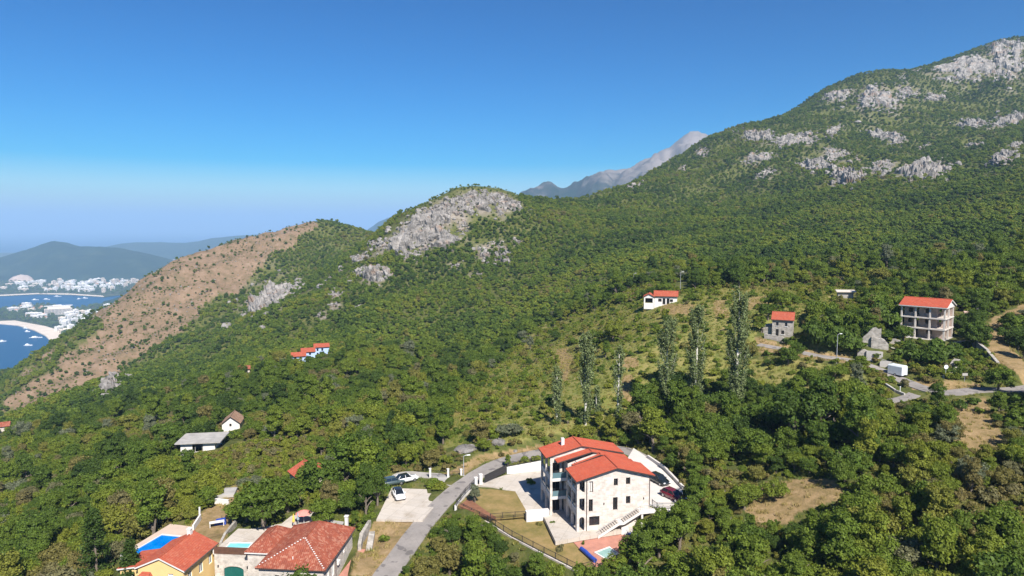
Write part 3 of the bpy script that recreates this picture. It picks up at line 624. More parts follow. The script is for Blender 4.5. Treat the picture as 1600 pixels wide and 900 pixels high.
def rock_outcrop(px, py, rx, ry, tilt, prom, label):
    c = hit(px, py)
    if c is None: c = hit(px, py + 6)
    if c is None: return
    e = 12.; gx = (gz(c[0] + e, c[1]) - gz(c[0] - e, c[1])) / (2 * e); gy = (gz(c[0], c[1] + e) - gz(c[0], c[1] - e)) / (2 * e)
    n = np.array([-gx, -gy, 1.]); n /= np.linalg.norm(n); _, _, t = project(*c)
    def onplane(qx, qy):
        d = pdir(qx, qy); den = d @ n
        if abs(den) < .02: den = -.02
        q = d * ((c @ n) / den) - c; L = np.linalg.norm(q); mx = 3.2 * max(rx, ry) * t / FPX
        return q * min(1, mx / (L + 1e-9))
    ct, st_ = math.cos(tilt), math.sin(tilt)
    a = onplane(px + rx * ct, py + rx * st_); b_ = onplane(px + ry * st_, py - ry * ct)
    la, lb = np.linalg.norm(a), np.linalg.norm(b_)
    size = min(la, lb); Hh = prom * np.clip(.2 * size, 1.0, 5.5)
    res = np.clip(t / FPX * 1.6, .6, 3.); nu = int(np.clip(2.6 * la / res, 12, 60)); nv = int(np.clip(2.6 * lb / res, 12, 50))
    S, Q = np.meshgrid(np.linspace(-1.25, 1.25, nu), np.linspace(-1.25, 1.25, nv), indexing='ij')
    X = c[0] + S * a[0] + Q * b_[0]; Y = c[1] + S * a[1] + Q * b_[1]; G = ground(X, Y)
    jx = RNG.uniform(-.3, .3, S.shape) * 2.5 / nu * la; X = X + jx
    sc = max(3., size * .55)
    rho = np.sqrt(S ** 2 + Q ** 2) + .5 * fbm(X + Y * .4, Y, sc * 1.1, 4)
    # broken blocks: a cell's own height gives ledges and clefts
    k = int(np.clip(la * lb / 14, 10, 90)); cs = RNG.uniform(-1.2, 1.2, (k, 2)); hh = RNG.uniform(.25, 1.0, k)
    d = ((S[..., None] - cs[:, 0]) * la) ** 2 + ((Q[..., None] - cs[:, 1]) * lb * .6) ** 2
    nn = np.argmin(d, -1); cell = hh[nn] + (.55 * (Q - cs[nn, 1]) + .3 * (S - cs[nn, 0])) * math.sqrt(k) * .12
    hole = fbm(X - 30, Y + 55, sc * .8, 3)
    m = sstep(1.0, .55, rho) if False else 1 - sstep(.55, 1.0, rho)
    h = m * Hh * (.35 + .75 * cell + .5 * fbm(X, Y, sc * .5, 3)) - (1 - m) * 2.5 - 3.6 * sstep(.02, .34, hole)
    dirv = np.array([n[0] * .9, n[1] * .9, max(n[2], .75)])
    toc = -c[:2] / np.linalg.norm(c[:2]); dirv[:2] += toc * .25
    v = np.stack([X + h * dirv[0], Y + h * dirv[1], G + h * dirv[2] + ZC], 2).reshape(-1, 3)
    i = np.arange(S.size).reshape(S.shape); f = np.stack([i[:-1, :-1], i[1:, :-1], i[1:, 1:], i[:-1, 1:]], 2).reshape(-1, 4)
    keep = (h.ravel()[f] > -2.2).any(1); f = f[keep]
    if np.cross(np.append(a[:2], 0), np.append(b_[:2], 0))[2] < 0: f = f[:, ::-1]
    ctr = np.array(W(c)); me = bpy.data.meshes.new('rock_outcrop'); me.from_pydata((v - ctr).tolist(), [], f.tolist()); me.update(); me.validate()
    me.materials.append(rkm); o = bpy.data.objects.new('rock_outcrop', me); COL.objects.link(o); o.location = ctr
    tag(o, label, 'rock', 'limestone outcrops'); ROCK_AREAS.append((c, a, b_))
for rk in ROCKS: rock_outcrop(rk[0], rk[1], rk[2] * 1.18, rk[3] * 1.15, *rk[4:])

def rock_rho(x, y):
    best = np.full(np.shape(x), 9.)
    for c, a, b_ in ROCK_AREAS:
        det = a[0] * b_[1] - a[1] * b_[0]
        if abs(det) < 1e-6: continue
        dx = x - c[0]; dy = y - c[1]; s = (dx * b_[1] - dy * b_[0]) / det; q = (dy * a[0] - dx * a[1]) / det; best = np.minimum(best, np.hypot(s, q))
    return best
_rho = rock_rho(ter_v[:, 0], ter_v[:, 1]); add_attr(ter_me, 'stony', np.clip(1.9 - _rho, 0, 1) * sstep(-.15, .35, fbm(ter_v[:, 0], ter_v[:, 1], 20, 4) + .25 * (1.3 - np.minimum(_rho, 2))))
# ---------------------------------------------------------------- haze
hz, nt, b = new_mat('haze'); nt.nodes.clear()
pv = nt.nodes.new('ShaderNodeVolumePrincipled'); pv.inputs['Density'].default_value = HAZE_DENSITY; pv.inputs['Color'].default_value = (.43, .66, .93, 1); pv.inputs['Anisotropy'].default_value = 0.
mo = nt.nodes.new('ShaderNodeOutputMaterial'); nt.links.new(pv.outputs[0], mo.inputs['Volume'])
hb_ = MB().box(-46000, 46000, -3500, 61000, -70, 1040).build('haze', hz); tag(hb_, kind='stuff')
# ---------------------------------------------------------------- materials of the village
def pave_mat(name, ca, cb, joint, w=2.4):
    m, nt, b = new_mat(name); setin(b, 'Roughness', .85); setin(b, 'Specular IOR Level', .2)
    tc = nt.nodes.new('ShaderNodeTexCoord'); br = nt.nodes.new('ShaderNodeTexBrick'); br.offset = 0; br.inputs['Scale'].default_value = 1; br.inputs['Brick Width'].default_value = w; br.inputs['Row Height'].default_value = w
    br.inputs['Mortar Size'].default_value = .03; br.inputs['Color1'].default_value = mul(ca, 1); br.inputs['Color2'].default_value = mul(cb, 1); br.inputs['Mortar'].default_value = mul(joint, 1)
    mp = nt.nodes.new('ShaderNodeMapping'); mp.inputs['Rotation'].default_value = (0, 0, .35); nt.links.new(tc.outputs['Object'], mp.inputs[0]); nt.links.new(mp.outputs[0], br.inputs['Vector'])
    st = ramp(nt, tex(nt, .45, 8, .7), [(.3, (.72, .68, .62)), (.48, (.95, .94, .92)), (.7, (1, 1, 1))])
    nt.links.new(mixc(nt, 1., br.outputs[0], st, 'MULTIPLY'), b.inputs['Base Color']); return m
def road_mat(name):
    m, nt, b = new_mat(name); setin(b, 'Roughness', .92); setin(b, 'Specular IOR Level', .2)
    c = ramp(nt, tex(nt, .22, 9, .7), [(.3, (.18, .163, .148)), (.5, (.245, .222, .203)), (.72, (.30, .27, .243))])
    pt = ramp(nt, tex(nt, .6, 2, .4), [(.60, (1, 1, 1)), (.63, (.62, .62, .64))]); c = mixc(nt, 1., c, pt, 'MULTIPLY')
    v = nt.nodes.new('ShaderNodeTexVoronoi'); v.feature = 'DISTANCE_TO_EDGE'; v.inputs['Scale'].default_value = .55; tc = nt.nodes.new('ShaderNodeTexCoord'); nt.links.new(tc.outputs['Object'], v.inputs['Vector'])
    ck = ramp(nt, v.outputs[0], [(.004, (.82, .81, .8)), (.014, (1, 1, 1))]); nt.links.new(mixc(nt, 1., c, ck, 'MULTIPLY'), b.inputs['Base Color']); return m
M_TILE_NEW = tile_mat('new clay tiles', (.40, .082, .041), (.30, .058, .031), (.36, .095, .052))
M_TILE_OLD = tile_mat('weathered clay tiles', (.30, .078, .041), (.165, .044, .027), (.36, .165, .108))
M_TILE_YEL = tile_mat('salmon clay tiles', (.37, .085, .044), (.27, .058, .032), (.37, .12, .07))
M_VILLA = stone_mat('pale dressed stone', (.60, .535, .475), (.46, .405, .355), (.58, .525, .47), .6, .3, .45, .84)
M_RUBBLE = stone_mat('grey rubble stone', (.40, .365, .32), (.24, .22, .19), (.42, .39, .35), .5, .26, .8)
M_CREAMSTONE = stone_mat('cream house stone', (.56, .50, .44), (.40, .355, .31), (.56, .515, .47), .5, .25, .5)
M_WHITE = mat('white render', (.62, .59, .555), .85, .05, .7); M_YEL = mat('yellow render', (.66, .46, .20), .85, .05, .6)
M_CONC = mat('light concrete', (.55, .51, .465), .9, .08, .5, .15, 8); M_CONCG = mat('grey concrete', (.34, .32, .295), .92, .18, .6, .2, 6)
M_PAVE = pave_mat('white paving', (.50, .45, .395), (.445, .40, .35), (.32, .29, .25)); M_RED = mat('red paving', (.40, .185, .135), .9, .14, .9)
M_DARK = mat('dark metal', (.03, .028, .03), .5, 0, spec=.4); M_BROWN = mat('brown boards', (.11, .055, .035), .7, .2, 2)
M_FRAME = mat('window frame brown', (.07, .05, .04), .6, 0); M_WFRAME = mat('window frame white', (.75, .75, .74), .5, 0)
M_GLASS = mat('window glass', (.012, .016, .02), .06, 0, spec=.8); M_RAILG = mat('balcony glass', (.10, .17, .19), .08, 0, spec=.7)
M_EAVE = mat('dark eaves', (.055, .035, .03), .8, 0); M_GREEN = mat('green door paint', (.012, .10, .085), .45, .1, 2)
M_ASPH = road_mat('pale worn asphalt'); M_BLUE = mat('blue tarpaulin', (.025, .06, .30), .45, .2, 3)
M_BLUEWALL = mat('light blue render', (.36, .47, .68), .85, .05, .6); M_BLUETRIM = mat('blue trim', (.05, .08, .32), .7, 0)
M_RUIN = mat('weathered white frame', (.52, .47, .42), .9, .14, .8); M_BLOCK = mat('hollow block infill', (.44, .34, .28), .95, .22, 1.2)
M_PIPE = mat('downpipe', (.10, .07, .06), .5, 0); M_STEEL = mat('galvanised steel', (.45, .46, .47), .45, .05, 2, metal=.4)
M_PINK = mat('pink cloth', (.62, .22, .18), .85, .1, 3); M_GREYB = mat('grey blue cloth', (.25, .31, .36), .85, .1, 3); M_YELC = mat('yellow cloth', (.75, .48, .08), .85, .1, 3)
def pool_mat(name, a, b2):
    m, nt, b = new_mat(name); setin(b, 'Roughness', .08); setin(b, 'Specular IOR Level', .35)
    nt.links.new(ramp(nt, tex(nt, .5, 3), [(.35, a), (.65, b2)]), b.inputs['Base Color'])
    bp = nt.nodes.new('ShaderNodeBump'); bp.inputs['Strength'].default_value = .25; bp.inputs['Distance'].default_value = .05
    nt.links.new(tex(nt, 3, 3), bp.inputs['Height']); nt.links.new(bp.outputs[0], b.inputs['Normal']); return m
M_POOLB = pool_mat('deep blue pool water', (.0, .13, .48), (.0, .20, .58)); M_POOLA = pool_mat('aqua pool water', (.16, .50, .52), (.24, .58, .58)); M_POOLG = pool_mat('green pool water', (.16, .30, .28), (.25, .40, .36))
lawnm, nt, b = new_mat('dry lawn'); setin(b, 'Roughness', .95); setin(b, 'Specular IOR Level', .1)
nt.links.new(ramp(nt, tex(nt, .33, 9, .72), [(.25, (.085, .09, .025)), (.42, (.18, .145, .05)), (.6, (.27, .19, .08)), (.78, (.33, .245, .125))]), b.inputs['Base Color'])
bp = nt.nodes.new('ShaderNodeBump'); bp.inputs['Strength'].default_value = .8; bp.inputs['Distance'].default_value = .08
nt.links.new(tex(nt, 9, 6), bp.inputs['Height']); nt.links.new(bp.outputs[0], b.inputs['Normal'])

# ---------------------------------------------------------------- building kit (local axes: u right, v away, z up)
def V3(*a): return Vector(a)
def wall_face(mb, o, u, L, H, openings=(), depth=.22, inward=None):
    """a wall with real openings and reveals; outward normal is u x z reversed (towards -v for u = +x)"""
    o = Vector(o); u = Vector(u).normalized(); z = Vector((0, 0, 1)); inn = Vector(inward) if inward is not None else z.cross(u)
    us = sorted({0, L} | {a for q in openings for a in q[:2]}); zs = sorted({0, H} | {a for q in openings for a in q[2:4]})
    P = lambda a, h, d=0: o + u * a + z * h + inn * d
    for i in range(len(us) - 1):
        for j in range(len(zs) - 1):
            cu = (us[i] + us[i + 1]) / 2; cz = (zs[j] + zs[j + 1]) / 2
            if any(q[0] < cu < q[1] and q[2] < cz < q[3] for q in openings): continue
            mb.add([P(us[i], zs[j]), P(us[i + 1], zs[j]), P(us[i + 1], zs[j + 1]), P(us[i], zs[j + 1])], [(0, 1, 2, 3)])
    for a, b, c, d in [q[:4] for q in openings]:
        mb.add([P(a, c), P(b, c), P(b, d), P(a, d), P(a, c, depth), P(b, c, depth), P(b, d, depth), P(a, d, depth)], [(0, 1, 5, 4), (1, 2, 6, 5), (2, 3, 7, 6), (3, 0, 4, 7)])
def window(parent, o, u, q, fm=None, setback=.14, name='window', glass=None, mull=True, inward=None, sill=False):
    o = Vector(o); u = Vector(u).normalized(); z = Vector((0, 0, 1)); inn = Vector(inward) if inward is not None else z.cross(u)
    a, b, c, d = q[:4]; P = lambda x, h, s=setback: o + u * x + z * h + inn * s
    f = MB(); w = .07
    f.bar(P(a, c + w / 2), P(b, c + w / 2), w).bar(P(a, d - w / 2), P(b, d - w / 2), w).bar(P(a + w / 2, c + w), P(a + w / 2, d - w), w).bar(P(b - w / 2, c + w), P(b - w / 2, d - w), w)
    if mull and b - a > .55: f.bar(P((a + b) / 2, c + w), P((a + b) / 2, d - w), w * .8)
    fo = f.build(name, fm or M_FRAME, parent)
    s = setback + .05
    MB().add([P(a, c, s), P(b, c, s), P(b, d, s), P(a, d, s), P(a, c, s + .03), P(b, c, s + .03), P(b, d, s + .03), P(a, d, s + .03)], [(0, 1, 2, 3), (7, 6, 5, 4)]).build('pane', glass or M_GLASS, fo)
    if sill: MB().bar(P(a - .08, c - .04, -.05), P(b + .08, c - .04, -.05), .16, .08).build('sill', M_WFRAME, fo)
    return fo
def roof_plane(mb, poly, pitch=.28, amp=.045):
    """tile columns up the slope of a convex roof face; the first two points are its eave"""
    P = [Vector(p) for p in poly]; A = P[0]; e = (P[1] - P[0]).normalized(); n = e.cross(P[-1] - P[0]).normalized()
    if n.z < 0: n = -n
    w = n.cross(e).normalized(); pts = [((p - A).dot(e), (p - A).dot(w)) for p in P]
    s0 = min(p[0] for p in pts); s1 = max(p[0] for p in pts); N = max(2, int((s1 - s0) / pitch)); lines = []
    for k in range(N * 4 + 1):
        s = s0 + (s1 - s0) * min(max(k / (N * 4), 1e-4), 1 - 1e-4); ws = []
        for i in range(len(pts)):
            (a, b), (c, d) = pts[i], pts[(i + 1) % len(pts)]
            if (a - s) * (c - s) <= 0 and abs(a - c) > 1e-9: ws.append(b + (d - b) * (s - a) / (c - a))
        if len(ws) < 2: continue
        h = amp * (0, .75, 1, .75)[k % 4] + .01
        lines.append((A + e * s + w * min(ws) + n * h, A + e * s + w * max(ws) + n * h))
    vs = [q for l in lines for q in l]
    mb.add(vs, [(2 * i, 2 * i + 2, 2 * i + 3, 2 * i + 1) for i in range(len(lines) - 1)])
def tiled_roof(parent, faces, m, th=.16, ridges=(), name='roof', under=None, pitch=.28):
    r = MB()
    for f in faces: roof_plane(r, f, pitch)
    ro = r.build(name, m, parent)
    s = MB()
    for f in faces: s.slab([(p[0], p[1], p[2] - .012) for p in f], th)
    s.build('eaves', under or M_EAVE, ro)
    for a, b in ridges:
        MB().tube([Vector(a) + Vector((0, 0, .05)), Vector(b) + Vector((0, 0, .05))], .11, 8).build('ridge_cap', m, ro)
    return ro
def gable(parent, u0, u1, v0, v1, zl, zr, zt, ru, m, name='roof', under=None, th=.16):
    """ridge along v at u = ru"""
    F = [[(u0, v1, zl), (u0, v0, zl), (ru, v0, zt), (ru, v1, zt)], [(u1, v0, zr), (u1, v1, zr), (ru, v1, zt), (ru, v0, zt)]]
    return tiled_roof(parent, F, m, th, [((ru, v0, zt), (ru, v1, zt))], name, under)
def gable_u(parent, u0, u1, v0, v1, ze, zt, rv, m, name='roof', under=None, th=.16):
    """ridge along u at v = rv"""
    F = [[(u0, v0, ze), (u1, v0, ze), (u1, rv, zt), (u0, rv, zt)], [(u1, v1, ze), (u0, v1, ze), (u0, rv, zt), (u1, rv, zt)]]
    return tiled_roof(parent, F, m, th, [((u0, rv, zt), (u1, rv, zt))], name, under)
def hip(parent, u0, u1, v0, v1, ze, zt, a, b, m, name='roof', under=None):
    """hipped roof with a ridge from a to b (u, v), b farther"""
    A = (a[0], a[1], zt); B = (b[0], b[1], zt); c = [(u0, v0, ze), (u1, v0, ze), (u1, v1, ze), (u0, v1, ze)]
    F = [[c[0], c[1], A], [c[1], c[2], B, A], [c[2], c[3], B], [c[3], c[0], A, B]]
    return tiled_roof(parent, F, m, .16, [(A, B), (c[0], A), (c[1], A), (c[2], B), (c[3], B)], name, under)

# ---------------------------------------------------------------- the stone villa
vt = thing('stone_villa', 'large pale stone villa with three stepped red tiled roofs and white balconies', 'house', W(VILLA_O), VILLA_R)
wb = MB(); fx = (1, 0, 0)
wins = [(1.92, 2.53, 5.93, 7.65), (5.81, 6.46, 6.67, 7.79), (7.76, 8.46, 6.72, 7.79), (1.87, 2.51, 2.95, 4.87), (5.72, 6.46, 2.86, 4.86), (7.8, 8.51, 3.68, 4.87), (1.95, 3.59, .71, 2.17)]
logg = [(.4, 1.22, .05, 2.2), (.4, 1.22, 3.1, 5.1), (.4, 1.22, 6.0, 7.8)]
wall_face(wb, (0, 0, 0), fx, 11.7, 8.0, wins + logg, .3)
wb.add([(0, 0, 8), (11.7, 0, 8), (6.2, 0, 9.5)], [(0, 1, 2)])
wall_face(wb, (11.7, 0, 0), (0, 1, 0), 5.8, 8.0, [(1.2, 2.2, 3.0, 5.1), (3.4, 4.4, 6.6, 7.7)])
doorsL = [(.9, 2.2, .05, 2.2), (3.0, 4.6, .05, 2.2), (.9, 2.2, 3.0, 5.1), (3.0, 4.6, 3.0, 5.1), (.9, 2.2, 5.95, 8.0), (3.0, 4.6, 5.95, 8.0)]
wall_face(wb, (1.5, 5.8, 0), (0, -1, 0), 5.8, 8.3, [(5.8 - b, 5.8 - a, c, d) for a, b, c, d in doorsL])
wb.add([(1.5, 5.8, 8), (11.7, 5.8, 8), (6.2, 5.8, 9.5), (1.5, 5.8, 0), (11.7, 5.8, 0)], [(3, 0, 2, 1, 4)])
wb.build('front_wing', M_VILLA, vt)
for q in wins: window(vt, (0, 0, 0), fx, q, glass=M_WHITE if q[0] == 1.92 and q[2] > 5 else None, setback=.2)
for a, b, c, d in doorsL: window(vt, (1.5, 5.8, 0), (0, -1, 0), (5.8 - b, 5.8 - a, c, d), name='balcony_door')
# arch head of the lowest loggia opening
ah = MB(); n = 8; cu, rr_ = .81, .41
for k in range(n):
    a0 = math.pi * k / n; a1 = math.pi * (k + 1) / n
    p0 = (cu + rr_ * math.cos(a0), 1.79 + rr_ * math.sin(a0)); p1 = (cu + rr_ * math.cos(a1), 1.79 + rr_ * math.sin(a1))
    ah.add([(p0[0], .02, p0[1]), (p1[0], .02, p1[1]), (p1[0], .02, 2.21), (p0[0], .02, 2.21), (p0[0], .3, p0[1]), (p1[0], .3, p1[1])], [(0, 1, 2, 3), (0, 4, 5, 1)])
ah.build('arch', M_VILLA, vt)
def loggia(u0, u1, v0, v1, floors, top, ground_arch=True):
    nb = max(2, round((v1 - v0) / 2.7)); st = (v1 - v0 - .35) / nb
    for k in range(nb + 1):
        v = v0 + k * st; MB().box(u0, u0 + .35, v + .003, v + .35, 0, top).build('pillar', M_VILLA, vt)
    for z in floors:
        MB().box(u0 + .02, u1 - .004, v0 + .36, v1 - .01, z - .3, z - .02).build('balcony_floor', M_CONC, vt)
        for k in range(nb):
            a = v0 + k * st + .35; b = v0 + (k + 1) * st
            MB().box(u0 + .04, u0 + .24, a + .004, b - .004, z - .34, z + .42).build('parapet', M_WHITE, vt)
            r = MB().bar((u0 + .14, a, z + .98), (u0 + .14, b, z + .98), .06); r.bar((u0 + .14, a + (b - a) / 2, z + .43), (u0 + .14, a + (b - a) / 2, z + .95), .05); r.build('rail', M_DARK, vt)
            MB().box(u0 + .12, u0 + .15, a + .05, b - .05, z + .46, z + .93).build('glass_panel', M_RAILG, vt)
    for k in range(nb):
        a = v0 + k * st + .35; b = v0 + (k + 1) * st; ar = MB(); cv = (a + b) / 2; r0 = (b - a) / 2; n = 8
        for j in range(n):
            t0 = math.pi * j / n; t1 = math.pi * (j + 1) / n
            q0 = (cv + r0 * math.cos(t0), 1.75 + r0 * .55 * math.sin(t0)); q1 = (cv + r0 * math.cos(t1), 1.75 + r0 * .55 * math.sin(t1))
            ar.add([(u0 + .03, q0[0], q0[1]), (u0 + .03, q1[0], q1[1]), (u0 + .03, q1[0], 2.6), (u0 + .03, q0[0], 2.6), (u0 + .3, q0[0], q0[1]), (u0 + .3, q1[0], q1[1]), (u0 + .3, q1[0], 2.6), (u0 + .3, q0[0], 2.6)], [(0, 3, 2, 1), (4, 5, 6, 7), (0, 1, 5, 4)])
        ar.build('arch', M_VILLA, vt)
loggia(0, 1.5, 0.31, 5.4, (2.95, 5.9), 8.0)
MB().box(.02, 1.49, .0 + .3, .34, 2.6, 2.93).build('balcony_floor', M_CONC, vt)
# rear wing with its own loggia, open towards the front
loggia(-2.4, 0, 6.45, 12.4, (2.95, 5.9), 8.8)
for z in (2.95, 5.9):
    MB().box(-2.04, .3, 6.42, 6.62, z - .38, z + .08).build('slab_edge', M_WHITE, vt)
    MB().box(-2.0, .28, 6.5, 6.53, z + .1, z + 1.0).build('glass_panel', M_RAILG, vt); MB().bar((-2.03, 6.515, z + 1.03), (.3, 6.515, z + 1.03), .06).build('rail', M_DARK, vt)
rb = MB()
wall_face(rb, (0, 12.4, 0), (0, -1, 0), 4.4, 8.9, [(.6, 2.0, .05, 2.2), (2.5, 3.8, .05, 2.2), (.6, 2.0, 3, 5.1), (2.5, 3.8, 3, 5.1), (.6, 2.0, 5.95, 8), (2.5, 3.8, 5.95, 8)])
wall_face(rb, (-2.0, 8.0, 0), fx, 2.0, 8.8, [(.4, 1.6, .05, 2.2), (.4, 1.6, 3, 5.1), (.4, 1.6, 5.95, 8)])
rb.box(.32, 10.0, 8.02, 12.38, 0, 8.9).add([(-2.4, 8.02, 8.85), (10, 8.02, 8.85), (3.2, 8.02, 10.3)], [(0, 1, 2)]).add([(-2.4, 12.38, 8.85), (10, 12.38, 8.85), (3.2, 12.38, 10.3)], [(2, 1, 0)])
rb.build('rear_wing', M_VILLA, vt)
for q in [(.4, 1.6, .05, 2.2), (.4, 1.6, 3, 5.1), (.4, 1.6, 5.95, 8)]: window(vt, (-2.0, 8.0, 0), fx, q, name='balcony_door')
for c, d in [(.05, 2.2), (3, 5.1), (5.95, 8)]:
    for a, b in [(.6, 2.0), (2.5, 3.8)]: window(vt, (0, 12.4, 0), (0, -1, 0), (a, b, c, d), name='balcony_door')
mb_ = MB(); wall_face(mb_, (.3, 5.9, 0), fx, 10.2, 8.5, [(.25, 1.0, 6.0, 8.0)]); mb_.add([(.3, 5.9, 8.5), (10.5, 5.9, 8.5), (4.6, 5.9, 9.75)], [(0, 1, 2)]); wall_face(mb_, (.3, 8.0, 0), (0, -1, 0), 2.1, 8.6, [])
mb_.build('middle_wing', M_VILLA, vt); window(vt, (.3, 5.9, 0), fx, (.25, 1.0, 6.0, 8.0), name='balcony_door')
gable(vt, -.25, 12.3, -.55, 5.3, 7.98, 7.95, 9.62, 6.2, M_TILE_NEW, 'front_roof')
gable(vt, .95, 11.0, 5.32, 6.2, 8.35, 8.35, 9.75, 5.6, M_TILE_NEW, 'connecting_roof')
gable(vt, -1.3, 10.6, 6.22, 8.25, 8.62, 8.5, 10.0, 4.4, M_TILE_NEW, 'middle_roof')
gable(vt, -2.75, 10.4, 7.75, 12.85, 8.98, 8.95, 10.55, 3.2, M_TILE_NEW, 'rear_roof')
MB().tube([(1.52, -.08, 0), (1.52, -.08, 7.9)], .06, 6).build('downpipe', M_PIPE, vt)
MB().tube([(11.6, -.08, 3), (11.6, -.08, 7.9)], .05, 6).build('downpipe', M_PIPE, vt)
MB().tube([(-.3, -.5, 7.86), (-.3, 5.3, 7.86)], .07, 6).build('gutter', M_PIPE, vt)
for (a, z) in [(4.2, 3.9), (10.6, 4.2)]: MB().box(a, a + .12, -.13, -.002, z, z + .28).build('wall_lamp', M_DARK, vt)
MB().box(1.4, 1.46, 5.0, 5.6, 8.9, 9.0).build('vent', M_DARK, vt)
MB().box(.6, 1.1, 10.5, 11.0, 9.6, 11.1).build('chimney', M_WHITE, vt)
# outside staircase along the front
stt = thing('outside_staircase', 'white outside staircase with thin railing climbing the front of the stone villa', 'staircase', W(VILLA_O), VILLA_R)
sm_ = MB(); n1 = 9
def flight(u0, z0, u1, z1, n):
    for k in range(n):
        a = u0 + (u1 - u0) * k / n; b = u0 + (u1 - u0) * (k + 1) / n; z = z0 + (z1 - z0) * (k + 1) / n
        MB().box(a + .002, b - .002, -1.45, -.25, z - .05, z).build('step', M_PAVE, stt)
    sm_.add([(u0, -1.5, z0 - .35), (u1, -1.5, z1 - .35), (u1, -1.5, z1 + .04), (u0, -1.5, z0 + .04), (u0, -.2, z0 - .35), (u1, -.2, z1 - .35), (u1, -.2, z1 - .07), (u0, -.2, z0 - .07), (u0, -1.32, z0 + .04), (u1, -1.32, z1 + .04), (u1, -1.32, z1 - .07), (u0, -1.32, z0 - .07)],
            [(0, 1, 2, 3), (0, 4, 5, 1), (5, 4, 7, 6), (3, 2, 9, 8), (8, 9, 10, 11)])
    ra = MB(); m = max(3, int((u1 - u0) / .26))
    for k in range(m + 1):
        u = u0 + (u1 - u0) * k / m; z = z0 + (z1 - z0) * k / m; ra.bar((u, -1.42, z + .03), (u, -1.42, z + .92), .03)
    ra.bar((u0, -1.42, z0 + .95), (u1, -1.42, z1 + .95), .055); o = ra.build('railing', M_STEEL, stt); o['kind'] = 'stuff'
flight(2.9, -.35, 6.2, 1.45, 10); flight(6.95, 1.45, 9.6, 2.85, 8)
sm_.box(6.2, 6.95, -1.5, -.2, 1.1, 1.44).box(9.6, 13.2, -1.5, -.2, 2.5, 2.84)
sm_.build('stringer', M_WHITE, stt)
ra = MB()
for k in range(13): ra.bar((9.6 + k * .3, -1.42, 2.86), (9.6 + k * .3, -1.42, 3.75), .03)
ra.bar((9.6, -1.42, 3.78), (13.2, -1.42, 3.78), .055).bar((6.2, -1.42, 2.4), (6.95, -1.42, 2.4), .05); ra.build('railing', M_STEEL, stt)['kind'] = 'stuff'
for u in (9.75, 12.9): MB().box(u, u + .3, -1.4, -1.1, -.75, 2.49).build('post', M_WHITE, stt)
tag(MB().box(-.55, .55, -.35, .35, 0, 1.0).build('storage_box', M_WHITE), 'white box stored under the villa staircase', 'box').location = W(np.array(vl(7.4, -.7) + (-46.7,)))
# paddling pool: a low blue tub
tub = thing('tub', 'round blue tub on the ground beside the villa staircase', 'tub', W(np.array(vl(8.8, -1.2) + (-46.75,))))
MB().lathe([(.9, 0), (1.05, .15), (1.08, .4), (.95, .42), (.9, .2), (.0, .2)], 18).build('rim', M_BLUE, tub)

# ---------------------------------------------------------------- paving, lawns, walls round the villa
def sheet(name, pts, z, m, th=.25, kind='structure'):
    P = [(p[0], p[1]) for p in pts]; A = sum(P[i][0] * P[(i + 1) % len(P)][1] - P[(i + 1) % len(P)][0] * P[i][1] for i in range(len(P)))
    if A < 0: P = P[::-1]
    o = MB().prism(P, z + ZC - th, z + ZC).build(name, m); return tag(o, kind=kind)
sheet('terrace', TERRACE, -46.0, M_PAVE, .6)
sheet('lawn', LAWN_HI, -45.996, lawnm, .5)
sheet('lawn', [at_z(*a, -46.7) for a in [(765,811),(826,808.5),(850,810),(868,849),(893,845),(929,884),(905,892),(850,866),(800,841)]], -46.7, lawnm, .5)
sheet('patio', [at_z(*a, -46.69) for a in [(893,844),(985,828),(1003,846),(965,882),(930,884)]], -46.69, M_RED, .5)
sheet('flower_bed', [at_z(*a, -45.98) for a in [(717,790),(733,778),(742,785),(760,798),(775,808),(762,808)]], -45.985, mat('brown earth', (.20, .09, .05), .95, .25, 1.5), .3)
sheet('parking', UPPER_PARK, -43.0, M_CONC, .5)
sheet('parking', PAD, -46.93, M_PAVE, .35)
def ribbon(name, line, half, m, dz=0., th=.2):
    mb = MB(); L = [np.array(p, float) for p in line]; n = len(L); vs = []
    for i, p in enumerate(L):
        d = L[min(i + 1, n - 1)] - L[max(i - 1, 0)]; nrm = np.array([-d[1], d[0]]) / np.hypot(d[0], d[1])
        h = half * (1 + .05 * perlin(np.array(i * .37), np.array(2.2)))
        for s in (-1, 1): vs.append((p[0] + nrm[0] * h * s, p[1] + nrm[1] * h * s, p[2] + ZC + dz))
        for s in (-1, 1): vs.append((p[0] + nrm[0] * h * s, p[1] + nrm[1] * h * s, p[2] + ZC + dz - th))
    f = []
    for i in range(n - 1):
        a = 4 * i; b = a + 4; f += [(a, a + 1, b + 1, b)[::-1], (a, b, b + 2, a + 2)[::-1], (a + 1, a + 3, b + 3, b + 1)[::-1]]
    return tag(mb.add(vs, f).build(name, m), kind='structure')
ribbon('road', ROAD, 1.75, M_ASPH); ribbon('drive', DRIVE_SIDE, 1.35, M_CONCG, .005); ribbon('road', ROAD_UP, 1.9, M_ASPH, 0); ribbon('road', SPUR_UP, 1.3, M_ASPH, .006)
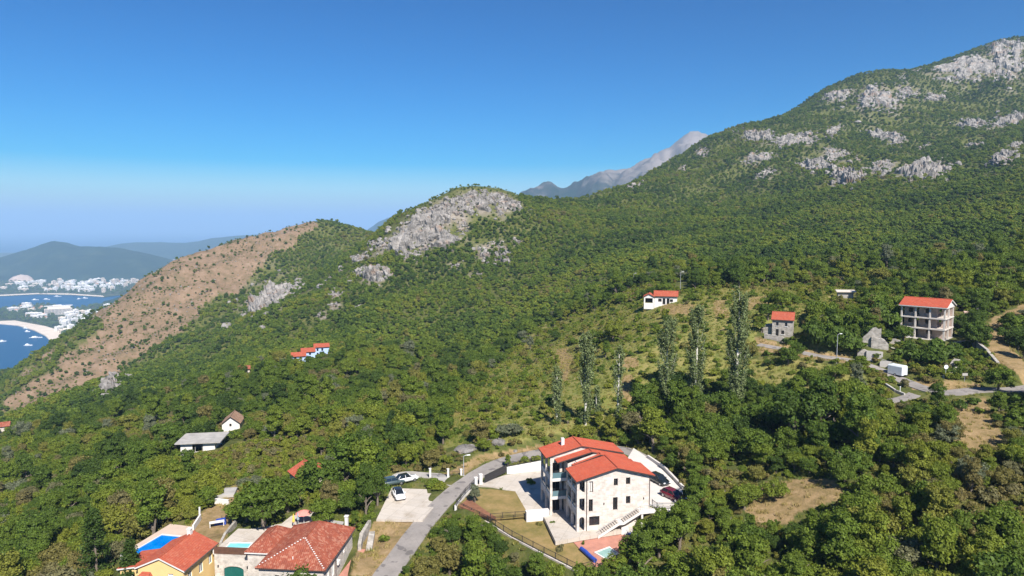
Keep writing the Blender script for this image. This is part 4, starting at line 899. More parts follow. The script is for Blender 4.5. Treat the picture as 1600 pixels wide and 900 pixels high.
def wall_line(name, pts, h, th, m, label, cat='wall', down=1.5, cap=None, group=None):
    """a wall along ground points (x, y, z of its foot), its top h above"""
    o = thing(name, label, cat, W(pts[0]), 0, group); mb = MB(); O = np.array(pts[0]); cp = MB()
    for i in range(len(pts) - 1):
        a = np.array(pts[i]) - O; b = np.array(pts[i + 1]) - O; d = (b - a)[:2]; L = np.hypot(*d)
        if L < .05: continue
        nrm = np.array([-d[1], d[0]]) / L * th / 2; e = d / L * (th / 2 - .004 * i)
        q = [a[:2] - nrm - e, b[:2] - nrm + e, b[:2] + nrm + e, a[:2] + nrm - e]
        mb.prism([tuple(x) for x in q], [a[2] - down, b[2] - down, b[2] - down, a[2] - down], [a[2] + h + .002 * i, b[2] + h + .002 * i, b[2] + h + .002 * i, a[2] + h + .002 * i])
        if cap: cp.prism([tuple(x * 1.0) for x in [a[:2] - nrm * 1.4 - e, b[:2] - nrm * 1.4 + e, b[:2] + nrm * 1.4 + e, a[:2] + nrm * 1.4 - e]], [a[2] + h + .01, b[2] + h + .01] + [b[2] + h + .01, a[2] + h + .01], [a[2] + h + .1, b[2] + h + .1, b[2] + h + .1, a[2] + h + .1])
    mb.build('masonry', m, o)
    if cap: cp.build('coping', cap, o)
    return o
def fence(pts, h, label, step=2.0, group='garden fences', dense=.16):
    """metal fence: each post a part, the thin bars one part"""
    o = thing('metal_fence', label, 'fence', W(pts[0]), 0, group); O = np.array(pts[0]); rl = MB(); br = MB()
    for i in range(len(pts) - 1):
        a = np.array(pts[i]) - O; b = np.array(pts[i + 1]) - O; L = np.linalg.norm(b - a); n = max(1, round(L / step))
        for k in range(n + (1 if i == len(pts) - 2 else 0)):
            p = a + (b - a) * k / n; MB().box(p[0] - .05, p[0] + .05, p[1] - .05, p[1] + .05, p[2], p[2] + h + .08).build('post', M_DARK, o)
        for z in (.12, h): rl.bar(a + [0, 0, z], b + [0, 0, z], .05)
        m = int(L / dense)
        for k in range(m): p = a + (b - a) * (k + .5) / m; br.bar(p + [0, 0, .12], p + [0, 0, h], .022)
    rl.build('rail', M_DARK, o); br.build('bars', M_DARK, o)['kind'] = 'stuff'; return o
fz = -46.65
FL = [at_z(a, b, fz) for a, b in [(713,791),(737,803),(762,815),(800,839),(850,865),(905,893)]]
fence(FL, .95, 'long dark metal fence along the front edge of the villa garden')
wall_line('retaining_wall', [p - [0, 0, .1] for p in FL], .12, .35, M_VILLA, 'white retaining wall below the front garden fence of the villa', down=2.2)
fence([FL[-1], at_z(931, 885, fz)], .95, 'short dark fence closing the lower end of the villa lawn')
fence([at_z(766, 811, -46), at_z(824, 806.5, -46)], .85, 'dark metal fence between the upper and lower lawn')
wall_line('low_wall', [at_z(765, 812, -46.7), at_z(826, 808.5, -46.7)], .62, .25, M_WHITE, 'low white wall dividing the upper lawn from the lower lawn', down=.4)
fence([at_z(713, 790, -46), at_z(727, 772, -46), at_z(741, 758, -46)], 1.0, 'dark metal fence on the kerb between road and upper lawn')
wall_line('low_wall', [at_z(712, 791, -46.2), at_z(726, 773, -46.2), at_z(741, 758, -46.2)], .22, .3, M_WHITE, 'low white kerb wall beside the road at the upper lawn', down=1)
gt = thing('sliding_gate', 'dark sliding gate of upright bars at the villa entrance', 'gate', W(at_z(757, 755, -46)))
ga = np.zeros(3); gb = at_z(791, 738, -45.6) - at_z(757, 755, -46)
g_ = MB()
for z in (.1, .75, 1.4): g_.bar(ga + [0, 0, z], gb + [0, 0, z], .08)
g_.build('gate_frame', M_DARK, gt); g_ = MB()
for k in range(40): p = ga + (gb - ga) * (k + .5) / 40; g_.bar(p + [0, 0, .1], p + [0, 0, 1.4], .1, .03)
g_.build('gate_bars', M_DARK, gt)['kind'] = 'stuff'
def pillar(px, py, z, w, h, m, label, group=None):
    o = thing('gate_pillar', label, 'pillar', W(at_z(px, py, z)), .3, group)
    MB().box(-w / 2, w / 2, -w / 2, w / 2, -.5, h).build('shaft', m, o); MB().box(-w / 2 - .06, w / 2 + .06, -w / 2 - .06, w / 2 + .06, h + .003, h + .1).build('cap', m, o)
pillar(751, 756, -46, .55, 1.7, M_WHITE, 'white pillar at the left end of the villa gate', 'villa gate pillars'); pillar(743.5, 758.5, -46, .5, 1.4, M_WHITE, 'white pillar where the road fence meets the villa gate', 'villa gate pillars')
w0, w1 = at_z(793, 737, -45.6), at_z(846, 727, -45.1)
wall_line('boundary_wall', [w0, w1], .9, .3, M_WHITE, 'white boundary wall between road and villa drive', down=1.2)
fence([w0 + [0, 0, .9], w1 + [0, 0, .9]], .8, 'dark metal fence on top of the white wall beside the road')
wall_line('planter', [at_z(826, 808, -46.1), at_z(853, 805.5, -46.1)], 1.0, .9, M_WHITE, 'white planter box between the lawn and the villa terrace', 'planter', .8)
wall_line('retaining_wall', [np.array(vl(12.6, -1.4) + (-46.7,)), np.array(vl(17, -2.2) + (-46.7,))], 3.75, .3, M_WHITE, 'tall white retaining wall holding the upper parking beside the villa', down=1)
wall_line('retaining_wall', [at_z(1013, 716, -43), at_z(1038, 733, -43), at_z(1067, 764, -43)], .55, .35, M_CONC, 'pale concrete wall along the uphill side of the villa parking', down=1)
fence([np.array(vl(12.1, .0) + (-43,)), np.array(vl(12.3, -1.3) + (-43,)), np.array(vl(15, -1.9) + (-43,))], .95, 'dark railing at the edge of the upper parking')
# tarpaulin roll and little pool on the red patio
tr = thing('pool_cover_roll', 'rolled blue tarpaulin lying along the edge of the red patio', 'tarpaulin', W(at_z(908, 860, -46.68)))
e_ = at_z(930, 879, -46.68) - at_z(908, 860, -46.68)
MB().tube([(0, 0, .3), tuple(e_ * .33 + [.03, .02, .31]), tuple(e_ * .66 + [-.03, 0, .29]), tuple(e_ + [0, 0, .3])], [.30, .33, .3, .32], 12).build('roll', M_BLUE, tr)
def pool(name, pix, z, wm_, label, cop=M_WHITE, w=.3):
    C = [at_z(a, b, z) for a, b in pix]; ctr = sum(C) / len(C); o = thing(name, label, 'pool', W(ctr)); L = [c - ctr for c in C]; n = len(L)
    A = sum(L[i][0] * L[(i + 1) % n][1] - L[(i + 1) % n][0] * L[i][1] for i in range(n))
    if A < 0: L = L[::-1]
    inn = [l * (1 - w / np.linalg.norm(l[:2])) for l in L]; rim = MB()
    for i in range(n):
        j = (i + 1) % n; rim.prism([tuple(L[i][:2]), tuple(L[j][:2]), tuple(inn[j][:2]), tuple(inn[i][:2])], -.2, .14)
    rim.build('coping', cop, o); MB().prism([tuple(p[:2]) for p in inn], -.2, .05).build('water', wm_, o); return o
pool('garden_pool', [(928,864),(946,875),(968,866),(952,855)], -46.68, M_POOLG, 'small white-rimmed pool on the red patio below the villa')

# ---------------------------------------------------------------- yellow house with the blue pool
YO = np.array([-51.3, 89.7, -52.0]); YR = R(-7.4)
yh = thing('yellow_house', 'yellow rendered house with salmon tiled gable roof and white fascia', 'house', W(YO), YR)
yb = MB(); yw = [(1.0, 1.75, 3.2, 4.7), (2.95, 3.15, 4.1, 4.4), (4.4, 5.2, 3.2, 4.7)]
wall_face(yb, (0, 0, -1), (1, 0, 0), 6.7, 6.35, [(a, b, c + 1, d + 1) for a, b, c, d in yw]); yb.add([(0, 0, 5.35), (6.7, 0, 5.35), (3.35, 0, 6.85)], [(0, 1, 2)])
ys = [(1.0, 2.0, 3.0, 4.4), (3.6, 4.6, 2.9, 4.4), (6.0, 6.9, 3.0, 4.4)]
wall_face(yb, (6.7, 0, -1), (0, 1, 0), 7.8, 6.35, [(a, b, c + 1, d + 1) for a, b, c, d in ys]); wall_face(yb, (0, 7.8, -1), (0, -1, 0), 7.8, 6.35); yb.add([(6.7, 7.8, -1), (0, 7.8, -1), (0, 7.8, 5.35), (3.35, 7.8, 6.85), (6.7, 7.8, 5.35)], [(0, 1, 2, 3, 4)])
yb.build('wall', M_YEL, yh)
for q in yw: window(yh, (0, 0, 0), (1, 0, 0), q, M_WFRAME, glass=M_WHITE if q[1] - q[0] > .5 else None)
for q in ys: window(yh, (6.7, 0, 0), (0, 1, 0), q, M_WFRAME)
gable(yh, -.3, 7.05, -.3, 8.1, 5.35, 5.35, 6.98, 3.35, M_TILE_YEL, under=M_WHITE, th=.2)
MB().tube([(7.1, -.3, 5.3), (7.1, 8.1, 5.3)], .08, 6).build('gutter', M_PIPE, yh)
ch = MB().box(2.95, 3.5, 6.8, 7.35, 6.2, 7.75).build('chimney', M_WHITE, yh); MB().box(2.88, 3.57, 6.73, 7.42, 7.76, 7.86).build('chimney_cap', M_WHITE, ch)
yb = MB(); wall_face(yb, (-3.3, .8, -1), (1, 0, 0), 3.28, 5.45, [(1.1, 2.2, 3.6, 5.0)]); wall_face(yb, (-3.3, 5.6, -1), (0, -1, 0), 4.8, 5.45); yb.build('annex_wall', M_YEL, yh); window(yh, (-3.3, .8, -1), (1, 0, 0), (1.1, 2.2, 3.6, 5.0), M_WFRAME)
tiled_roof(yh, [[(-3.6, 5.9, 4.55), (-3.6, .5, 4.55), (-.32, .5, 5.15), (-.32, 5.9, 5.15)]], M_TILE_YEL, .18, name='annex_roof', under=M_WHITE)
tiled_roof(yh, [[(.3, -2.3, 4.0), (2.3, -2.3, 4.0), (1.9, -.02, 4.75), (.7, -.02, 4.75)], [(2.3, -2.3, 4.0), (2.3, -.02, 4.0), (1.9, -.02, 4.75)], [(.3, -.02, 4.0), (.3, -2.3, 4.0), (.7, -.02, 4.75)]], M_TILE_YEL, .12, name='porch_roof', under=M_BROWN)
for u in (.45, 2.15): MB().box(u - .09, u + .09, -2.2, -2.02, -1, 3.87).build('porch_post', M_BROWN, yh)
MB().box(6.95, 7.6, 6.7, 7.4, 4.3, 5.0).build('air_conditioner', M_WHITE, yh)
o = sheet('pool_deck', DECK, -48.0, mat('pink beige deck', (.50, .39, .31), .9, .08, .5), 4.5)
pool('swimming_pool', [(197.8, 867.5), (253.5, 835.2), (287, 838.5), (236, 871)], -47.99, M_POOLB, 'bright blue rectangular swimming pool beside the yellow house')
fl_ = thing('filter_housing', 'small dark pump housing at the near corner of the blue pool', 'pump', W(at_z(193.5, 873, -48))); MB().box(-.3, .3, -.3, .3, 0, .8).build('case', M_CONCG, fl_); MB().box(-.35, .35, -.35, .35, .802, .9).build('lid', M_DARK, fl_)
sheet('side_yard', [(YO[0] + 7.2, YO[1] - 4), (YO[0] + 9, YO[1] - 4), (YO[0] + 9.3, YO[1] + 6), (YO[0] + 8.1, YO[1] + 6)], -51.5, M_CONCG, .6)

# ---------------------------------------------------------------- old stone house with the hipped roofs
TO = np.array([-34.0, 87.8, -51.0]); TR = R(-4.8)
th_ = thing('tiled_stone_house', 'cream stone house with mottled old hipped tile roof nearest the camera', 'house', W(TO), TR)
tw = [(2.2, 2.8, 3.2, 4.3), (4.6, 5.2, 3.2, 4.3), (7, 7.6, 3.2, 4.3)]; tb = MB()
wall_face(tb, (0, 0, -2), (1, 0, 0), 8.9, 7.3, [(a, b, c + 2, d + 2) for a, b, c, d in tw])
tsd = [(1.5, 2.1, 3.4, 4.6), (3.2, 4.1, 2.6, 4.7), (5.4, 6.0, 3.6, 4.6), (8.0, 8.6, 3.6, 4.6)]
wall_face(tb, (8.9, 0, -2), (0, 1, 0), 12.2, 7.3, [(a, b, c + 2, d + 2) for a, b, c, d in tsd]); wall_face(tb, (0, 12.2, -2), (0, -1, 0), 12.2, 7.3); wall_face(tb, (8.9, 12.2, -2), (-1, 0, 0), 8.9, 7.3)
tb.build('wall', M_CREAMSTONE, th_)
for q in tw: window(th_, (0, 0, 0), (1, 0, 0), q)
for q in tsd: window(th_, (8.9, 0, 0), (0, 1, 0), q, M_WFRAME)
hip(th_, -.35, 9.25, -.35, 12.55, 5.35, 7.9, (5.1, 3.5), (5.1, 8.9), M_TILE_OLD, 'main_roof', M_EAVE)
for a, b in [((.0, -.1, 5.5), (5.1, 3.5, 7.92)), ((9.1, -.2, 5.45), (5.1, 3.5, 7.92))]:
    m_ = MB()
    for k in range(16):
        p = Vector(a).lerp(Vector(b), (k + .5) / 16); m_.blob((p.x, p.y, p.z + .14), .13, .13, .05, 7, 4, .2)
    m_.build('mortar_dabs', M_WHITE, th_)['kind'] = 'stuff'
tb = MB(); tb.box(-4.1, -.02, 5.2, 12.0, -2, 4.75); tb.build('annex_wall', M_CREAMSTONE, th_)
hip(th_, -4.4, .1, 4.85, 12.3, 4.78, 6.35, (-1.9, 7.4), (-1.9, 10.2), M_TILE_OLD, 'annex_roof', M_WHITE)
MB().tube([(9.0, 4.6, -1), (9.0, 4.6, 5.2)], .05, 6).build('downpipe', M_PIPE, th_); MB().tube([(9.3, -.3, 5.25), (9.3, 12.5, 5.25)], .06, 6).build('gutter', M_PIPE, th_)
ch = MB().box(7.6, 8.05, 12.7, 13.15, 2, 7.0).build('chimney', M_WHITE, th_); MB().box(7.52, 8.13, 12.62, 13.23, 7.003, 7.12).build('chimney_cap', M_WHITE, ch)
MB().box(9.0, 9.25, 5.0, 5.8, 3.4, 3.9).build('air_conditioner', M_WHITE, th_)
MB().lathe([(.0, .55), (.07, .5), (.07, 0)], 8, (4.4, .9, 6.0)).build('roof_vent', M_WHITE, th_)
# garage terrace with green door and aqua pool
GO = np.array([-43.2, 95.1, -51.6]); gt2 = thing('garage_terrace', 'pale stone garage with green arched door under a white pool terrace', 'garage', W(GO), R(-4.8))
gb_ = MB(); cx_, hw = 2.85, 1.5; topz = 2.35
wall_face(gb_, (0, 0, -1), (1, 0, 0), 5.2, 5.6, [(cx_ - hw, cx_ + hw, .0, topz + 1)], .3)
gb_.box(.0, 5.2, .31, 7.3, 2.8, 4.56); gb_.add([(0, .0, -1), (0, 7.3, -1), (0, 7.3, 4.56), (0, 0, 4.56)], [(0, 3, 2, 1)[::-1]])
n = 10
for k in range(n):
    a0 = math.pi * k / n; a1 = math.pi * (k + 1) / n; p0 = (cx_ + hw * math.cos(a0), topz - .55 + .55 * math.sin(a0)); p1 = (cx_ + hw * math.cos(a1), topz - .55 + .55 * math.sin(a1))
    gb_.add([(p0[0], .02, p0[1]), (p1[0], .02, p1[1]), (p1[0], .02, topz + .01), (p0[0], .02, topz + .01), (p0[0], .29, p0[1]), (p1[0], .29, p1[1])], [(0, 1, 2, 3), (0, 4, 5, 1)])
gb_.build('wall', M_CREAMSTONE, gt2)
dr_ = MB().box(cx_ - hw, cx_ + hw, .2, .27, -1, topz).build('door', M_GREEN, gt2)
for k in range(6): MB().box(cx_ - hw + .03 + k * .495, cx_ - hw + .46 + k * .495, .165, .198, -1, topz - .02).build('board', M_GREEN, dr_)
MB().box(-.02, 5.22, .02, 7.28, 4.562, 4.62).build('deck', M_PAVE, gt2)
for k in range(26): MB().box(.0 + k * .2, .185 + k * .2, -.05, .0, 4.2, 5.25).build('fence_board', M_BROWN, gt2)
for u in (.5, 4.9): MB().box(u, u + .14, -.16, -.002, 2.2, 2.5).build('wall_lamp', M_DARK, gt2)
aw = thing('awning', 'dark lean-to awning beside the green garage door', 'awning', W(GO + [5.35, -.9, 0]), R(-4.8)); MB().slab([(0, 0, 3.0), (1.5, 0, 3.0), (1.9, 1.3, 3.5), (.4, 1.3, 3.5)], .06).build('cover', M_GLASS, aw)
for u in (.1, 1.4): MB().box(u - .04, u + .04, 0, .08, -1, 2.93).build('post', M_DARK, aw)
pool('terrace_pool', [(351, 857.5), (359, 848.5), (396, 849), (389, 857.5)], -46.97, M_POOLA, 'pale aqua pool on the white garage terrace', w=.22)
sheet('patio', PATIO2, -47.06, M_PAVE, 2.5)
MB_g = thing('lean_to_roof', 'flat grey lean-to roof behind the tiled stone house', 'shed', W(at_z(512, 820, -46.2)))
q4 = [at_z(a, b, -46.2) - at_z(512, 820, -46.2) for a, b in [(487,821.5),(537,824),(537,815),(499,810)]]; MB().slab([tuple(q) for q in q4], .15).build('cover', M_CONCG, MB_g)
for q in q4: MB().box(q[0] * .94 - .07, q[0] * .94 + .07, q[1] * .9 - .07, q[1] * .9 + .07, -2.5, -.16).build('post', M_BROWN, MB_g)
def parasol(px, py, z, m, label, opened):
    o = thing('parasol', label, 'parasol', W(at_z(px, py, z)), 0, 'parasols behind the tiled stone house'); MB().tube([(0, 0, 0), (0, 0, 2.2)], .03, 6).build('pole', M_WFRAME, o)
    MB().lathe([(1.3, 1.7), (.7, 2.02), (.02, 2.25)] if opened else [(.1, .9), (.22, 1.1), (.14, 1.8), (.03, 2.3)], 10).build('canopy', m, o); MB().lathe([(.3, 0), (.3, .08), (.05, .1)], 10).build('foot', M_CONCG, o)
parasol(475, 818, -47.05, M_PINK, 'open pink parasol on the white patio', True); parasol(466, 822, -47.05, M_GREYB, 'closed grey blue parasol on the white patio', False); parasol(459, 825, -47.05, M_YELC, 'closed yellow parasol at the roof edge', False)
wall_line('rubble_wall', [at_z(562, 858, -48.4), at_z(565, 842, -48), at_z(577, 822, -47.6)], .9, .5, M_RUBBLE, 'rubble stone wall right of the tiled stone house')
wall_line('rubble_wall', [at_z(577, 858, -48.6), at_z(581, 835, -48)], .3, .9, M_RUBBLE, 'low rubble wall at the foot of the dry grass bank')
sheet('path', [at_z(*a, -48.5) for a in [(525,905),(545,905),(571,858),(561,858)]], -48.5, M_RED, .5)
wall_line('curved_wall', [p for p in smooth_line([at_z(312, 806, -48), at_z(313, 797, -48), at_z(322, 790, -48), at_z(338, 787, -48), at_z(357, 789, -48)], 5)], .9, .25, M_WHITE, 'curved white garden wall above the yellow house', down=1)
wall_line('garden_wall', [at_z(302, 829, -48.2), at_z(313, 812, -48.1)], .9, .25, M_WHITE, 'short straight white garden wall above the blue pool', down=1)
wall_line('rubble_wall', [at_z(345, 857, -48.2), at_z(352, 842, -48.1), at_z(368, 822, -48)], .95, .35, M_RUBBLE, 'dark rubble wall along the left side of the white terrace')
tp = thing('garden_table', 'white garden table on the dry grass above the yellow house', 'table', W(at_z(339, 822, -48)), .4); MB().box(-1.1, 1.1, -.45, .45, .68, .74).build('table_top', M_WHITE, tp)
for a in (-1, 1):
    for c in (-.38, .38): MB().box(a - .05, a + .05, c - .05, c + .05, 0, .678).build('leg', M_WHITE, tp)
tc_ = thing('covered_stack', 'blue tarpaulin over a stack on the dry grass', 'tarpaulin', W(at_z(344.5, 818, -48)), .3); MB().add([(-.9, -.6, 0), (.9, -.6, 0), (.9, .6, 0), (-.9, .6, 0), (-.7, -.45, .55), (.75, -.4, .62), (.7, .45, .75), (-.65, .4, .7)], [(0, 1, 5, 4), (1, 2, 6, 5), (2, 3, 7, 6), (3, 0, 4, 7), (4, 5, 6, 7)]).build('cover', M_BLUE, tc_)
sheet('concrete_slab', [at_z(*a, -47.6) for a in [(336,775),(352,762),(371,761),(366,772)]], -47.6, M_CONCG, .5)

# gate posts, hedge strip and lamp by the side drive
for i, (x, y) in enumerate([(672, 742), (700, 742.5), (720.5, 743)]): pillar(x, y, -46.2, .34, 1.15, M_WHITE, ['leftmost white gate post by the side drive', 'middle white gate post by the side drive', 'rightmost white gate post by the side drive, nearest the lamp'][i], 'gate posts by the side drive')
fence([at_z(673, 742, -46.2), at_z(699, 742.5, -46.2)], .8, 'dark fence between the white posts at the side drive', group='side drive fences')
fence([at_z(702, 742.5, -46.2), at_z(719, 743, -46.2)], .8, 'short dark fence piece beside the road lamp', group='side drive fences')
def lamp_post(p, h, rz, label):
    o = thing('street_lamp', label, 'street lamp', W(p), rz, 'street lamps'); MB().tube([(0, 0, -.3), (0, 0, h * .5), (0, 0, h)], [.085, .07, .05], 8).build('pole', M_STEEL, o)
    MB().tube([(0, 0, h - .02), (.35, 0, h + .12), (.8, 0, h + .16)], .035, 6).build('arm', M_STEEL, o); MB().box(.6, 1.25, -.12, .12, h + .1, h + .22).build('lamp_head', M_WFRAME, o); MB().lathe([(.2, -.3), (.2, .08), (.09, .1)], 10).build('base', M_CONCG, o)
lamp_post(at_z(724.5, 743, -46.2), 3.7, .2, 'pale street lamp beside the road above the white parking pad')

# ---------------------------------------------------------------- cars
M_TYRE = mat('tyre rubber', (.02, .02, .02), .9, 0); M_RIM = mat('alloy rim', (.5, .5, .52), .3, 0, metal=.8); M_LAMP = mat('headlight glass', (.7, .72, .75), .1, 0, spec=.7); M_TAIL = mat('tail light', (.35, .01, .01), .2, 0)
def paint(name, c):
    m = mat(name, c, .28, 0, spec=.6); b = m.node_tree.nodes['Principled BSDF']; setin(b, 'Coat Weight', .6); setin(b, 'Coat Roughness', .05); return m
def car(p, rz, m, label, L=4.4, wd=1.8, h=1.48, roofm=None):
    o = thing('car', label, 'car', W(p), rz, 'parked cars'); hw = wd / 2
    st = [(-.5, .62, .45, .62, .80), (-.485, .34, .86, .93, .90), (-.36, .24, .93, 1.0, .97), (-.1, .22, .95, 1.0, 1.0), (.16, .22, .93, 1.0, 1.0), (.33, .24, .84, .97, .97), (.455, .30, .72, .90, .88), (.5, .48, .60, .74, .70)]
    v = []; f = []
    for x, zb, zt, q, qt in st:
        X = x * L; v += [(X, -hw * q * .93, zb), (X, -hw * q, (zb + zt) / 2), (X, -hw * q * .95 * qt, zt), (X, 0, zt + .04), (X, hw * q * .95 * qt, zt), (X, hw * q, (zb + zt) / 2), (X, hw * q * .93, zb)]
    for i in range(len(st) - 1):
        for k in range(6): a = i * 7 + k; f.append((a, a + 7, a + 8, a + 1))
        f.append((i * 7 + 6, i * 7 + 13, i * 7 + 7, i * 7))
    f += [tuple(range(7)), tuple(range(len(v) - 7, len(v)))[::-1]]
    body = MB().add(v, f).build('body', m, o, True)
    def loft(ss):
        vv = []; ff = []
        for x, z, q in ss: vv += [(x * L, -hw * q, z), (x * L, hw * q, z)]
        return vv
    base = [(-.43, .90), (.24, .90)]; top = [(-.33, h - .06), (.07, h - .06)]
    gv = [(-.44 * L, -hw * .86, .9), (.25 * L, -hw * .86, .86), (.25 * L, hw * .86, .86), (-.44 * L, hw * .86, .9), (-.32 * L, -hw * .68, h - .05), (.06 * L, -hw * .68, h - .04), (.06 * L, hw * .68, h - .04), (-.32 * L, hw * .68, h - .05)]
    MB().add(gv, [(0, 1, 5, 4), (1, 2, 6, 5), (2, 3, 7, 6), (3, 0, 4, 7)]).build('window_glass', M_GLASS, o)
    rv = [(-.335 * L, -hw * .7, h - .055), (.075 * L, -hw * .7, h - .045), (.075 * L, hw * .7, h - .045), (-.335 * L, hw * .7, h - .055), (-.27 * L, -hw * .55, h), (.0 * L, -hw * .55, h + .01), (.0, hw * .55, h + .01), (-.27 * L, hw * .55, h)]
    MB().add(rv, [(0, 1, 5, 4), (1, 2, 6, 5), (2, 3, 7, 6), (3, 0, 4, 7), (4, 5, 6, 7)]).build('roof', roofm or m, o, True)
    pl = MB()
    for s in (-1, 1):
        for a, b_ in [((-.44, .86, .9), (-.33, .69, h - .05)), ((.25, .86, .86), (.065, .69, h - .045)), ((-.1, .87, .88), (-.11, .69, h - .04))]: pl.bar((a[0] * L, s * hw * a[1], a[2]), (b_[0] * L, s * hw * b_[1], b_[2]), .07)
    pl.build('pillars', m, o)
    for sx_ in (-.31, .3):
        for s in (-1, 1):
            w = MB().tube([(sx_ * L, s * (hw - .2), .32), (sx_ * L, s * (hw + .01), .32)], .32, 16).build('wheel', M_TYRE, o); MB().tube([(sx_ * L, s * (hw + .005), .32), (sx_ * L, s * (hw + .03), .32)], .2, 12).build('rim', M_RIM, w)
    for s in (-1, 1):
        MB().box(.455 * L, .487 * L, s * hw * .62 - .17, s * hw * .62 + .17, .60, .74).build('headlight', M_LAMP, o); MB().box(-.497 * L, -.47 * L, s * hw * .66 - .16, s * hw * .66 + .16, .68, .84).build('tail_light', M_TAIL, o)
        MB().box(.13 * L, .17 * L, s * hw * 1.0 - .02, s * hw * 1.0 + .14 * s + .02, .92, 1.04).build('mirror', m, o)
    return o
PB = paint('black car paint', (.012, .016, .016)); PR = paint('dark red car paint', (.13, .008, .018)); PW = paint('white car paint', (.78, .78, .78)); PG = paint('grey green car paint', (.05, .075, .075))
car(at_z(1029, 754, -43), R(-62), PB, 'black car parked uphill beside the stone villa', 4.5)
car(at_z(1052, 779, -43), R(-58), PR, 'dark red car parked beside the stone villa, nearer the camera', 4.5)
car(at_z(623, 777, -46.9), R(-68), PW, 'white hatchback with dark roof standing alone on the white parking pad', 4.1, roofm=paint('black roof paint', (.02, .02, .02)))
car(at_z(635, 752, -47.0), R(32), PW, 'white car with dark roof on the side drive under the trees', 4.3, roofm=PB)
car(at_z(614, 757, -47.0), R(28), PG, 'dark grey green car half hidden under the tree at the side drive', 4.3)
# ---------------------------------------------------------------- open concrete-frame house on the right
rh = thing('unfinished_house', 'unfinished three storey concrete frame house with open bays and red tiled roof', 'house', W(RUIN_O), RUIN_R)
RWd, RD, RF = 9.6, 8.0, 2.6
for v in (0, 3.6, RD - .35):
    for k in range(4):
        u = k * (RWd - .35) / 3
        if v == 3.6 and 0 < k < 3: continue
        MB().box(u, u + .35, v, v + .35, -.9, 3 * RF - .02).build('column', M_RUIN, rh)
for f in range(1, 4): MB().box(-.12, RWd + .12, -.12, RD + .12, f * RF - .28, f * RF - .003 if f < 3 else f * RF).build('floor_slab', M_RUIN, rh)
MB().box(-.3, RWd + .3, -1.2, RD + .2, -1.0, -.003).build('plinth', M_RUBBLE, rh)
for f in range(3):
    z = f * RF; bk = MB(); op = [(.9, 1.9, .8, 1.9), (2.3, 3.2, 0.02, 2.0), (4.6, 5.9, .8, 1.9), (7.2, 8.1, .02, 2.0)]
    if f == 0: op = [(1.0, 1.9, .8, 1.9), (2.4, 3.2, .02, 2.0), (5.0, 6.3, .9, 1.9)]
    wall_face(bk, (.2, 2.4, z), (1, 0, 0), RWd - .4 - (1.8 if f == 2 else 0), RF - .29, op, .2); wall_face(bk, (.2, RD - .5, z), (1, 0, 0), RWd - .4, RF - .29, [(1, 2, .8, 1.9), (6, 7, .8, 1.9)], .2)
    bk.add([(.2, 2.4, z), (.2, RD - .5, z), (.2, RD - .5, z + RF - .29), (.2, 2.4, z + RF - .29)], [(0, 1, 2, 3)])
    bk.add([(6.4, 2.62, z), (6.4, RD - .5, z), (6.4, RD - .5, z + RF - .29), (6.4, 2.62, z + RF - .29)], [(0, 1, 2, 3)])
    bk.build('infill_wall', M_BLOCK, rh)
gable_u(rh, -.45, RWd + .45, -.5, RD + .5, 3 * RF + .1, 3 * RF + 1.75, RD / 2, M_TILE_NEW, under=M_WHITE)
for u in (.0, RWd - .02): MB().add([(u, 0, 3 * RF + .01), (u, RD, 3 * RF + .01), (u, RD / 2, 3 * RF + 1.5), (u + .12, 0, 3 * RF + .01), (u + .12, RD, 3 * RF + .01), (u + .12, RD / 2, 3 * RF + 1.5)], [(0, 2, 1), (3, 4, 5)]).build('gable', M_WHITE, rh)
tk = thing('water_tank', 'small white tank on the ground floor of the unfinished house', 'tank', W(np.array(_rc(1.9, .9) + (-27.5,))), RUIN_R); MB().box(-.7, .7, -.5, .5, 0, 1.05).build('body', M_WHITE, tk); MB().box(-.4, .4, -.3, .3, 1.053, 1.12).build('lid', M_STEEL, tk)
wall_line('rubble_wall', [np.array(_rc(-1.5, -1.9) + (-29.2,)), np.array(_rc(5, -2.2) + (-29.4,)), np.array(_rc(11, -1.8) + (-29.4,)), np.array(_rc(13.5, 2) + (-29,))], 1.75, .6, M_RUBBLE, 'rubble retaining wall under the unfinished house', down=2)
wall_line('rubble_wall', [np.array(_rc(-7.5, -1) + (-29.4,)), np.array(_rc(-1.8, -2.4) + (-29.4,))], 1.2, .6, M_RUBBLE, 'broken rubble wall left of the unfinished house', down=2)
# ruined masonry gable
def rubble_block(px, py, w, h, d, rz, label, prof, m=None):
    p = hit(px, py); o = thing('ruined_wall', label, 'ruin', W(p), rz, 'ruined masonry'); mb = MB(); n = len(prof); vs = []; rnd = random.Random(px)
    for k, q in enumerate(prof):
        x = -w / 2 + w * k / (n - 1)
        for y in (-d / 2, d / 2): vs += [(x, y + rnd.uniform(-.06, .06), -1.5), (x, y + rnd.uniform(-.06, .06), q * h)]
    f = []
    for k in range(n - 1): a = 4 * k; b_ = a + 4; f += [(a, b_, b_ + 1, a + 1), (a + 2, a + 3, b_ + 3, b_ + 2), (a + 1, b_ + 1, b_ + 3, a + 3)]
    f += [(0, 1, 3, 2), (len(vs) - 4, len(vs) - 2, len(vs) - 1, len(vs) - 3)]
    mb.add(vs, f).build('masonry', m or M_RUBBLE, o); return o
rubble_block(1360, 541, 4.2, 4.6, .6, R(-24), 'tall broken stone gable of the ivy covered ruin', [.3, .5, .62, .8, .95, 1, .9, .95])
rubble_block(1374, 543, 3.6, 2.6, 2.0, R(-24), 'tumbled pale stone mass right of the broken gable', [1, .95, .8, .85, .7, .35])
rubble_block(1388, 535, 5, 1.0, .8, R(-30), 'low stone wall left of the unfinished house terrace', [.8, 1, .9, 1, .7])
